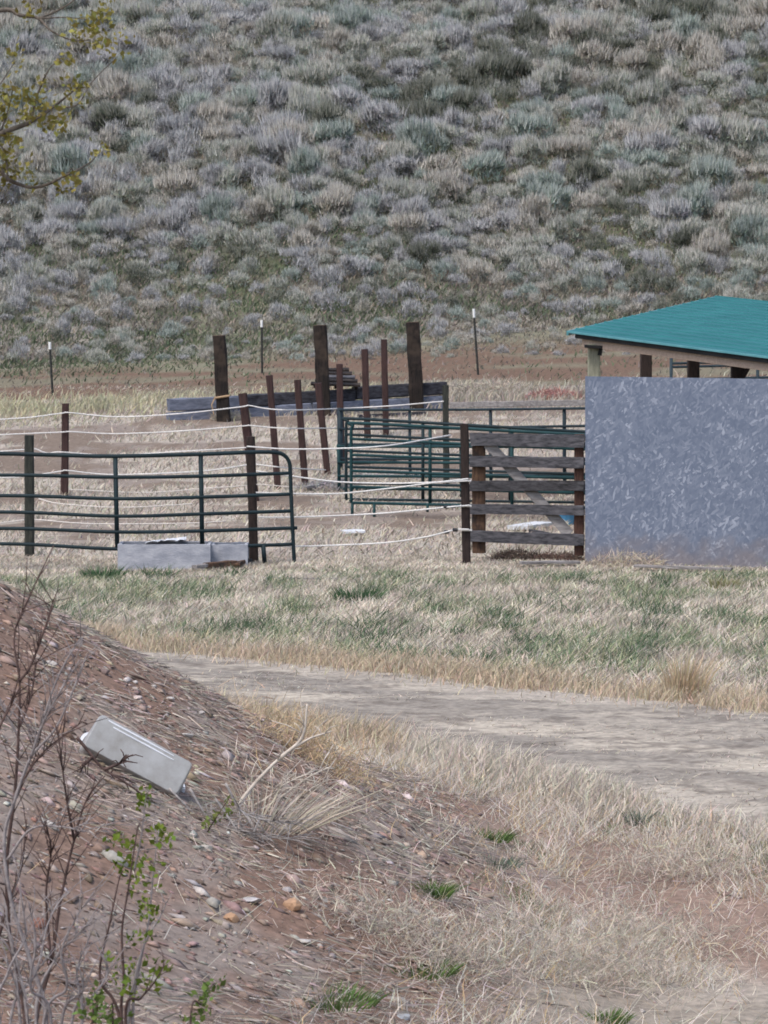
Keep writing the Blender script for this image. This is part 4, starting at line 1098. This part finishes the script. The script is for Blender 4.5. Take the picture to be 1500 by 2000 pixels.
# ------------------------------------------------------------------ plastic bin lying on the bank
base = hit(275, 1535)
Yt = base[1] + .05
A0 = at(196, 1398, Yt + .10); A1 = at(378, 1496, Yt + .10)       # upper long edge
B0 = at(166, 1466, Yt - .02); B1 = at(338, 1540, Yt - .02)       # lower long edge
lx = A1 - A0; L = np.linalg.norm(lx); ex = lx / L
ez = (A0 - B0); ez = ez - ex * ez.dot(ex); Hh = np.linalg.norm(ez); ez /= Hh
ey = np.cross(ez, ex); ey /= np.linalg.norm(ey)
if ey[1] < 0: ey = -ey
cen = (A0 + A1 + B0 + B1) / 4
o = empty('storage_bin', base, 'cloudy clear plastic storage bin lying on its side on the gravel bank', 'bin')
def rrect(w_, h_, r_, n=6):
    pts = []
    for cx, cy, a0 in ((w_ / 2 - r_, h_ / 2 - r_, 0), (-w_ / 2 + r_, h_ / 2 - r_, 90), (-w_ / 2 + r_, -h_ / 2 + r_, 180), (w_ / 2 - r_, -h_ / 2 + r_, 270)):
        for k in range(n + 1):
            a = R(a0 + 90 * k / n); pts.append((cx + r_ * math.cos(a), cy + r_ * math.sin(a)))
    return pts
def loft(mb, rings, cap0=True, cap1=True):
    n = len(rings[0]); vs = [p for r_ in rings for p in r_]; fs = []
    for i in range(len(rings) - 1):
        for k in range(n): fs.append([i * n + k, i * n + (k + 1) % n, (i + 1) * n + (k + 1) % n, (i + 1) * n + k])
    if cap0: fs.append(list(range(n))[::-1])
    if cap1: fs.append([(len(rings) - 1) * n + k for k in range(n)])
    mb.add(vs, fs)
def ring(w_, h_, r_, y_): return [cen + ex * a + ez * b + ey * y_ for a, b in rrect(w_, h_, r_)]
DEP = .26
mb = MB()   # tub bottom faces the camera, its mouth turned to the bank
loft(mb, [ring(L * .975, Hh * .93, .022, -.012), ring(L * .99, Hh * .95, .024, -.009), ring(L, Hh * .965, .025, .0), ring(L * 1.05, Hh * 1.06, .04, DEP), ring(L * 1.03, Hh * 1.03, .04, DEP), ring(L * .975, Hh * .93, .03, .02)])
mb.build('tub', M['plastic'], o)
mb = MB(); loft(mb, [ring(L * 1.06, Hh * 1.07, .04, DEP - .02), ring(L * 1.12, Hh * 1.16, .05, DEP - .02), ring(L * 1.12, Hh * 1.16, .05, DEP + .004), ring(L * 1.06, Hh * 1.07, .04, DEP + .004)], False, False)
mb.build('rim', M['plastic_rim'], o)
for k in (0, 1):
    mb = MB(); y_ = -.012
    s0 = cen + ez * Hh * (.40 - .10 * k) + ex * L * .04 * k + ey * y_; tube(mb, [s0 - ex * L * (.40 - .03 * k), s0, s0 + ex * L * (.30 - .02 * k)], [.0045, .006, .003], 6); mb.build('rib', M['plastic_rim'], o)

# ------------------------------------------------------------------ dead branches
def branchy(name, paths, mat, label, cat, Y, r0=.008, r1=.003, tw=0, twl=.1):
    mb = MB(); org = None
    for pts in paths:
        if len(pts[0]) == 3: W = [at(a, b, Y + c) for a, b, c in pts]
        else: W = [at(a, b, Y) for a, b in pts]
        if org is None: org = W[0]
        S = smooth_path(W, 6 * len(W)); tube(mb, S, list(np.linspace(r0, r1, len(S))), 6)
        for k in range(tw):
            i = random.randrange(len(S) // 3, len(S)); d = S[min(i + 1, len(S) - 1)] - S[i - 1]; d /= np.linalg.norm(d)
            v = d * .6 + np.array([random.gauss(0, .6), random.gauss(0, .6), random.gauss(.1, .5)]); v *= twl * random.uniform(.4, 1)
            tube(mb, [S[i], S[i] + v * .5 + np.array([0, 0, .01]), S[i] + v], [r1 * .9, r1 * .7, r1 * .5], 5)
    return tag(mb.build(name, mat, origin=org, smooth=True), label, cat)
db = hit(462, 1578)[1]
branchy('dead_branch', [[(460, 1578), (500, 1528), (548, 1480), (600, 1445), (648, 1428)], [(548, 1480), (590, 1440), (600, 1375)]], M['deadwood'], 'long pale dead branch arching up from the bank', 'branch', db - .1, .012, .004, 6, .12)
db2 = hit(545, 1590)[1]
branchy('dead_branch', [[(545, 1590), (590, 1555), (630, 1528)], [(480, 1600), (530, 1570), (600, 1520), (640, 1500)], [(450, 1600), (520, 1585), (600, 1580), (680, 1576)], [(470, 1588), (520, 1560), (560, 1530), (615, 1505)]],
        M['deadwood'], 'tangle of pale dead stalks fanning right below the arching branch', 'branch', db2 - .06, .009, .003, 14, .14)
dbk = hit(240, 1530)[1]
branchy('dead_branch', [[(150, 1440), (175, 1470), (200, 1500), (240, 1525), (290, 1560)], [(205, 1503), (235, 1490), (250, 1478)], [(180, 1478), (160, 1500)]], M['stem'], 'dark brown dead stick under the lower edge of the bin', 'branch', dbk - .18, .009, .004, 10, .09)
dg = hit(380, 1580)[1]
branchy('dead_branch', [[(330, 1540), (390, 1600), (450, 1650), (520, 1700)], [(370, 1540), (410, 1600), (480, 1640)], [(300, 1560), (350, 1600), (420, 1620)], [(420, 1560), (470, 1620), (560, 1640)], [(440, 1530), (480, 1590), (580, 1610)]],
        M['greywood'], 'mat of grey dead stems lying below the bin', 'branch', dg - .12, .007, .003, 40, .16)
c = hit(520, 1618); tuft('dead_weed', c, 260, .1, .3, .22, palestraw * .85, 'pale flattened dead weed at the base of the arching branch', 'dead weed', 1.4, .005, None, (.5, 0))
for px, py, n, rad, hh, lab in ((830, 1860, 520, .34, .24, 'wide pale tumbled dry weed left of the bluish stone'), (1180, 1920, 620, .36, .30, 'large pale dry weed at the lower right'),
                                (1330, 1720, 420, .3, .28, 'pale dry weed mound below the track at right'), (1250, 1850, 420, .3, .26, 'pale dry weed behind the large lower right one'), (610, 1490, 360, .2, .26, 'golden dry weed where the bank meets the track')):
    c = hit(px, py); n = int(n * 3.4); hh *= 1.35; rad *= 1.1
    P = np.column_stack([rng.normal(0, rad * .75, n), rng.normal(0, rad * .6, n), np.abs(rng.normal(0, hh * .3, n))]) 
    D = rng.normal(0, 1, (n, 3)); D[:, 2] = np.abs(D[:, 2]) * .8 + .25; D /= np.linalg.norm(D, axis=1, keepdims=True); D *= rng.uniform(.04, .15, (n, 1))
    P[:, 2] += ter(c[0] + P[:, 0], c[1] + P[:, 1]) - c[2]
    V, l, st, Cc = strips(P, D, rng.uniform(.002, .0045, n), jcol(gold * .8 + straw * .2 if 'golden' in lab else palestraw * .95, n, .2), rng.normal(0, .03, (n, 3)))
    o = bpy.data.objects.new('dry_weed', mesh_np('dry_weed', V, l, st, M['blade'], Cc)); COL.objects.link(o); o.location = tuple(map(float, c))
    tag(o, lab, 'dead weed', 'dry weeds on the near ground')

# ------------------------------------------------------------------ shrubs on the left
def leaves_at(pts, n, spread, size, col, droop=0):
    P = np.repeat(np.array(pts), n, 0) + rng.normal(0, spread, (len(pts) * n, 3))
    k = len(P); D = rng.normal(size=(k, 3)); D[:, 2] += .4; D /= np.linalg.norm(D, axis=1, keepdims=True)
    ln = rng.uniform(.6, 1.3, k) * size
    rv = rng.normal(size=(k, 3)); wv = np.cross(D, rv); wv /= np.linalg.norm(wv, axis=1, keepdims=True)
    hw = wv * (ln * .33)[:, None]; T = P + D * ln[:, None]; mid = P + D * (ln * .5)[:, None]
    nv = np.cross(D, wv) * (ln * .1)[:, None]
    V = np.stack([P, mid - hw + nv, T, mid + hw + nv], 1).reshape(-1, 3)
    return V, np.arange(4 * k), np.arange(k) * 4, np.repeat(jcol(col, k, .22), 4, 0)
def add_leaves(name, parent, args):
    V, l, s, Cc = args; V = V - np.array(parent.location)
    o = bpy.data.objects.new(name, mesh_np(name, V, l, s, M['leaf'], Cc)); COL.objects.link(o); o.parent = parent
    return o
def shrub(label, Y, stems, mat_f, base_px, leaf=None, r0=.011, r1=.0035, tw=3, twl=.12, group=None, name='shrub'):
    bp = at(base_px, 1900, Y); bp = gnd(bp[0], Y, -.03)
    o = empty(name, bp, label, 'shrub', group)
    lp_ = []
    for si, pts in enumerate(stems):
        dy = random.uniform(-.25, .25)
        W = [at(a, b, Y + dy * (i + 1) / len(pts)) for i, (a, b) in enumerate(pts)]
        if pts[0][1] >= 1980:
            W = [bp + np.array([random.uniform(-.06, .06) + (W[0][0] - bp[0]) * .35, random.uniform(-.05, .05), 0])] + W
        S = smooth_path(W, 7 * len(W)); mb = MB(); r1_ = r1 * .55; k1 = (r0 if pts[0][1] >= 1980 else r0 * .6) * .78
        tube(mb, S, list(np.linspace(k1, r1_, len(S))), 6)
        for k in range(tw * 2):
            i = random.randrange(len(S) // 4, len(S) - 1); d = S[i + 1] - S[i - 1]; d /= np.linalg.norm(d)
            v = d * .5 + np.array([random.gauss(0, .5), random.gauss(0, .4), random.gauss(.35, .35)]); v *= twl * random.uniform(.4, 1.2)
            tip = S[i] + v; tube(mb, [S[i], S[i] + v * .5 + np.array([.006, 0, .008]), tip], [r1_ * .9, r1_ * .75, r1_ * .5], 5)
            if leaf: lp_.append(tip); lp_.append(S[i] + v * .6)
        mb.build('stem', mat_f(si), o, True)
    if leaf and leaf[0] == 'px':
        lp_ = [at(a, b, Y + random.uniform(-.12, .12)) for a, b in leaf[1]]
        add_leaves('foliage', o, leaves_at(lp_, leaf[2], leaf[3], leaf[4], leaf[5]))
    return o
mf = lambda si: M['stemgrey'] if si % 3 == 1 else M['stem']
shrub('bare red brown stemmed shrub at the left edge of the bank', 13.2,
      [[(50, 2000), (20, 1840), (14, 1680), (28, 1560), (36, 1440), (38, 1330), (28, 1240), (60, 1160), (105, 1065)],
       [(90, 2000), (60, 1880), (22, 1760), (8, 1640), (30, 1560), (60, 1480), (110, 1420), (150, 1330), (165, 1290)],
       [(70, 2000), (100, 1880), (118, 1760), (145, 1640), (170, 1560), (205, 1515)],
       [(30, 1560), (60, 1500), (95, 1460), (160, 1410)], [(36, 1440), (0, 1370), (-20, 1320)], [(38, 1420), (60, 1360), (72, 1290)],
       [(38, 1330), (60, 1300), (90, 1220), (105, 1170)], [(14, 1680), (60, 1620), (120, 1615), (165, 1625)], [(145, 1640), (130, 1560), (112, 1420)],
       [(-40, 2000), (-30, 1800), (-10, 1600), (-8, 1450), (20, 1380), (40, 1340)], [(28, 1560), (70, 1450), (110, 1330), (155, 1250), (160, 1262)],
       [(-25, 2000), (5, 1800), (40, 1700), (52, 1600)], [(100, 1880), (90, 1750), (100, 1660), (90, 1620)], [(60, 1480), (90, 1400), (155, 1290)]], mf, 40, None, .012, .004, 8, .15)
shrub('grey stemmed bare shrub with arching twigs beside the leafy shrub', 12.6,
      [[(70, 2000), (110, 1870), (150, 1830), (180, 1790)], [(160, 2000), (150, 1900), (175, 1830)], [(120, 2000), (160, 1940), (155, 1890)], [(40, 2000), (30, 1900), (15, 1820), (-10, 1800)],
       [(55, 2000), (45, 1930), (18, 1820), (10, 1770)], [(20, 2000), (70, 1900), (95, 1800), (130, 1740)], [(100, 2000), (60, 1930), (70, 1840), (55, 1760)], [(140, 2000), (170, 1960), (210, 1900), (190, 1850)], [(0, 2000), (15, 1900), (50, 1830), (45, 1780)], [(85, 2000), (130, 1930), (120, 1860), (150, 1790), (185, 1740)]], lambda si: M['stemgrey'], 90, None, .009, .0035, 9, .13)
lpx = [(230, 1628), (222, 1650), (258, 1652), (262, 1648), (240, 1690), (236, 1698), (262, 1692), (270, 1690), (308, 1620), (310, 1626), (325, 1640), (300, 1660), (268, 1720), (296, 1728), (305, 1690), (265, 1742), (288, 1762), (292, 1778),
       (282, 1770), (296, 1782), (290, 1800), (292, 1825), (256, 1832), (275, 1828), (284, 1876), (245, 1890), (216, 1872), (310, 1898), (322, 1884), (306, 1920), (240, 1918), (280, 1916), (262, 1934), (248, 1900), (256, 1942), (225, 1910), (280, 1560), (285, 1553), (275, 1576)]
shrub('leafy shrub with small green leaves in front of the bank', 12.9,
      [[(238, 2000), (242, 1920), (238, 1820), (250, 1740), (262, 1660), (270, 1610)], [(258, 2000), (270, 1900), (290, 1800), (300, 1700), (310, 1620)], [(235, 2000), (195, 1910), (215, 1800), (232, 1720), (240, 1700)],
       [(250, 2000), (262, 1920), (280, 1850), (318, 1780), (325, 1760)], [(245, 1990), (275, 1950), (300, 1920), (322, 1884)], [(262, 1700), (275, 1640), (285, 1553)]], lambda si: M['stem'] if si % 2 == 0 else M['stemgrey'], 245,
      ('px', lpx, 9, .014, .026, np.array([.12, .165, .022])), .009, .003, 3, .07)
for Y, bx, stems, lp2, lab in ((12.4, 400, [[(372, 2000), (395, 1960), (412, 1928), (418, 1920)]], [(418, 1926), (412, 1930), (392, 1950), (396, 1968), (372, 1996), (380, 1994)], 'tiny leafy sprig at the bottom, right of the leafy shrub'),
                               (12.4, 190, [[(180, 2000), (190, 1970), (188, 1950)], [(220, 2000), (205, 1970)]], [(188, 1946), (190, 1960), (175, 1975), (198, 1976), (162, 1978), (210, 1990), (225, 1996)], 'low leafy sprig at the bottom, left of the leafy shrub')):
    shrub(lab, Y, stems, lambda si: M['stem'], bx, ('px', lp2, 14, .015, .026, np.array([.10, .15, .035])), .006, .0025, 1, .05)
ysp = hit(420, 1625)[1] - .1
o = empty('leafy_sprig', hit(430, 1625), 'small leafy sprig between the bin and the pale dead stalks', 'shrub')
mb = MB(); tube(mb, [at(405, 1625, ysp), at(420, 1600, ysp), at(447, 1560, ysp)], [.004, .003, .002], 5); mb.build('stem', M['stem'], o)
add_leaves('foliage', o, leaves_at([at(a, b, ysp - .02) for a, b in ((447, 1565), (442, 1580), (446, 1590), (412, 1600), (416, 1592), (402, 1618), (412, 1612), (430, 1596))], 7, .011, .026, np.array([.15, .18, .05])))

# ------------------------------------------------------------------ tree at the upper left
TY = 14.0
tb = gnd(-2.9, TY + .3, -.1)
o = empty('tree', tb, 'budding tree whose leafy twigs hang into the top left corner', 'tree')
mb = MB()
trunk = smooth_path([tb, tb + np.array([.05, 0, 1.2]), tb + np.array([.02, -.1, 2.6]), tb + np.array([.12, -.1, 3.8]), tb + np.array([.05, 0, 5.2])], 28)
tube(mb, trunk, list(np.linspace(.13, .035, len(trunk))), 10)
mb.build('trunk', M['bark'], o, True)
def tp(i): return trunk[int(i * (len(trunk) - 1))]
lim = [([(-380, 380), (-150, 330), (0, 262), (60, 238), (105, 208), (150, 172), (165, 160)], .45, .014), ([(-380, 420), (-150, 370), (-20, 322), (15, 350), (70, 366), (130, 342), (175, 318), (190, 300)], .42, .012),
       ([(-380, 140), (-150, 60), (0, 20), (40, 30), (75, 36), (100, 60), (140, 78), (175, 78)], .62, .011), ([(75, 36), (110, 22), (140, 4), (155, -10)], None, .007), ([(75, 36), (130, 34), (170, 38)], None, .005),
       ([(60, 238), (75, 180), (100, 130), (125, 120)], None, .006), ([(105, 208), (150, 205), (180, 160), (230, 110)], None, .005), ([(0, 262), (-10, 190), (10, 150), (30, 120)], None, .006),
       ([(15, 350), (10, 300), (-10, 270)], None, .006), ([(130, 342), (140, 330), (145, 345)], None, .004), ([(0, 262), (20, 200), (25, 170)], None, .005), ([(-380, 520), (-200, 450), (-60, 430)], .35, .012)]
for pts, f, r0 in lim:
    W = [at(a, b, TY + (.0 if f is None else 0) + random.uniform(-.05, .05) * (i > 0)) for i, (a, b) in enumerate(pts)]
    if f is not None: W = [tp(f)] + W
    S = smooth_path(W, 8 * len(W)); mb = MB(); tube(mb, S, list(np.linspace(r0 * (1.5 if f else .8), .0026, len(S)) ** 1.0 * (np.linspace(1, .62, len(S)))), 6)
    mb.build('branch', M['bark'], o, True)
for k in range(26):      # other limbs of the crown, outside the picture
    i = random.uniform(.45, 1); p = tp(i); a = random.uniform(1.2, 5.0); l_ = random.uniform(.8, 1.7)
    v = np.array([math.cos(a), math.sin(a) * .8, random.uniform(.2, .8)]) * l_
    mb = MB(); tube(mb, smooth_path([p, p + v * .5 + np.array([0, 0, .08]), p + v], 8), list(np.linspace(.022, .004, 9)), 5); br = mb.build('branch', M['bark'], o, True)
    lim.append((None, p + v, v))
tl = [(15, 210), (10, 230), (5, 200), (30, 195), (45, 215), (55, 225), (60, 195), (72, 185), (78, 200), (45, 180), (20, 180), (142, 165), (148, 170), (140, 185), (145, 195), (110, 235), (105, 245), (120, 225), (100, 255), (165, 175), (15, 260), (25, 275), (5, 290), (12, 300), (20, 285),
      (5, 340), (15, 330), (30, 340), (45, 325), (20, 360), (60, 350), (115, 366), (120, 372), (140, 355), (145, 358), (62, 8), (60, 22), (210, 15), (205, 22), (185, 60), (180, 55), (170, 75), (195, 85), (200, 60), (198, 92), (140, 66), (145, 55), (175, 42), (120, 120), (130, 110), (230, 110), (235, 75), (30, 118), (28, 105), (0, 215), (-8, 240), (-20, 220), (65, 235), (88, 172), (95, 215), (205, 290), (190, 302), (195, 32), (8, 355), (2, 318), (50, 235), (75, 214)]
pts3 = [at(a, b, TY + random.uniform(-.1, .1)) for a, b in tl]
pts3 += [at(random.uniform(-320, -20), random.uniform(60, 430), TY + random.uniform(-.3, .3)) for _ in range(60)]
pts3 += [l_[1] - l_[2] * random.uniform(0, .5) + np.array([random.gauss(0, .08), random.gauss(0, .08), random.gauss(0, .08)]) for l_ in lim if l_[0] is None for _ in range(8)]
add_leaves('foliage', o, leaves_at(pts3, 13, .018, .026, np.array([.21, .185, .05])))
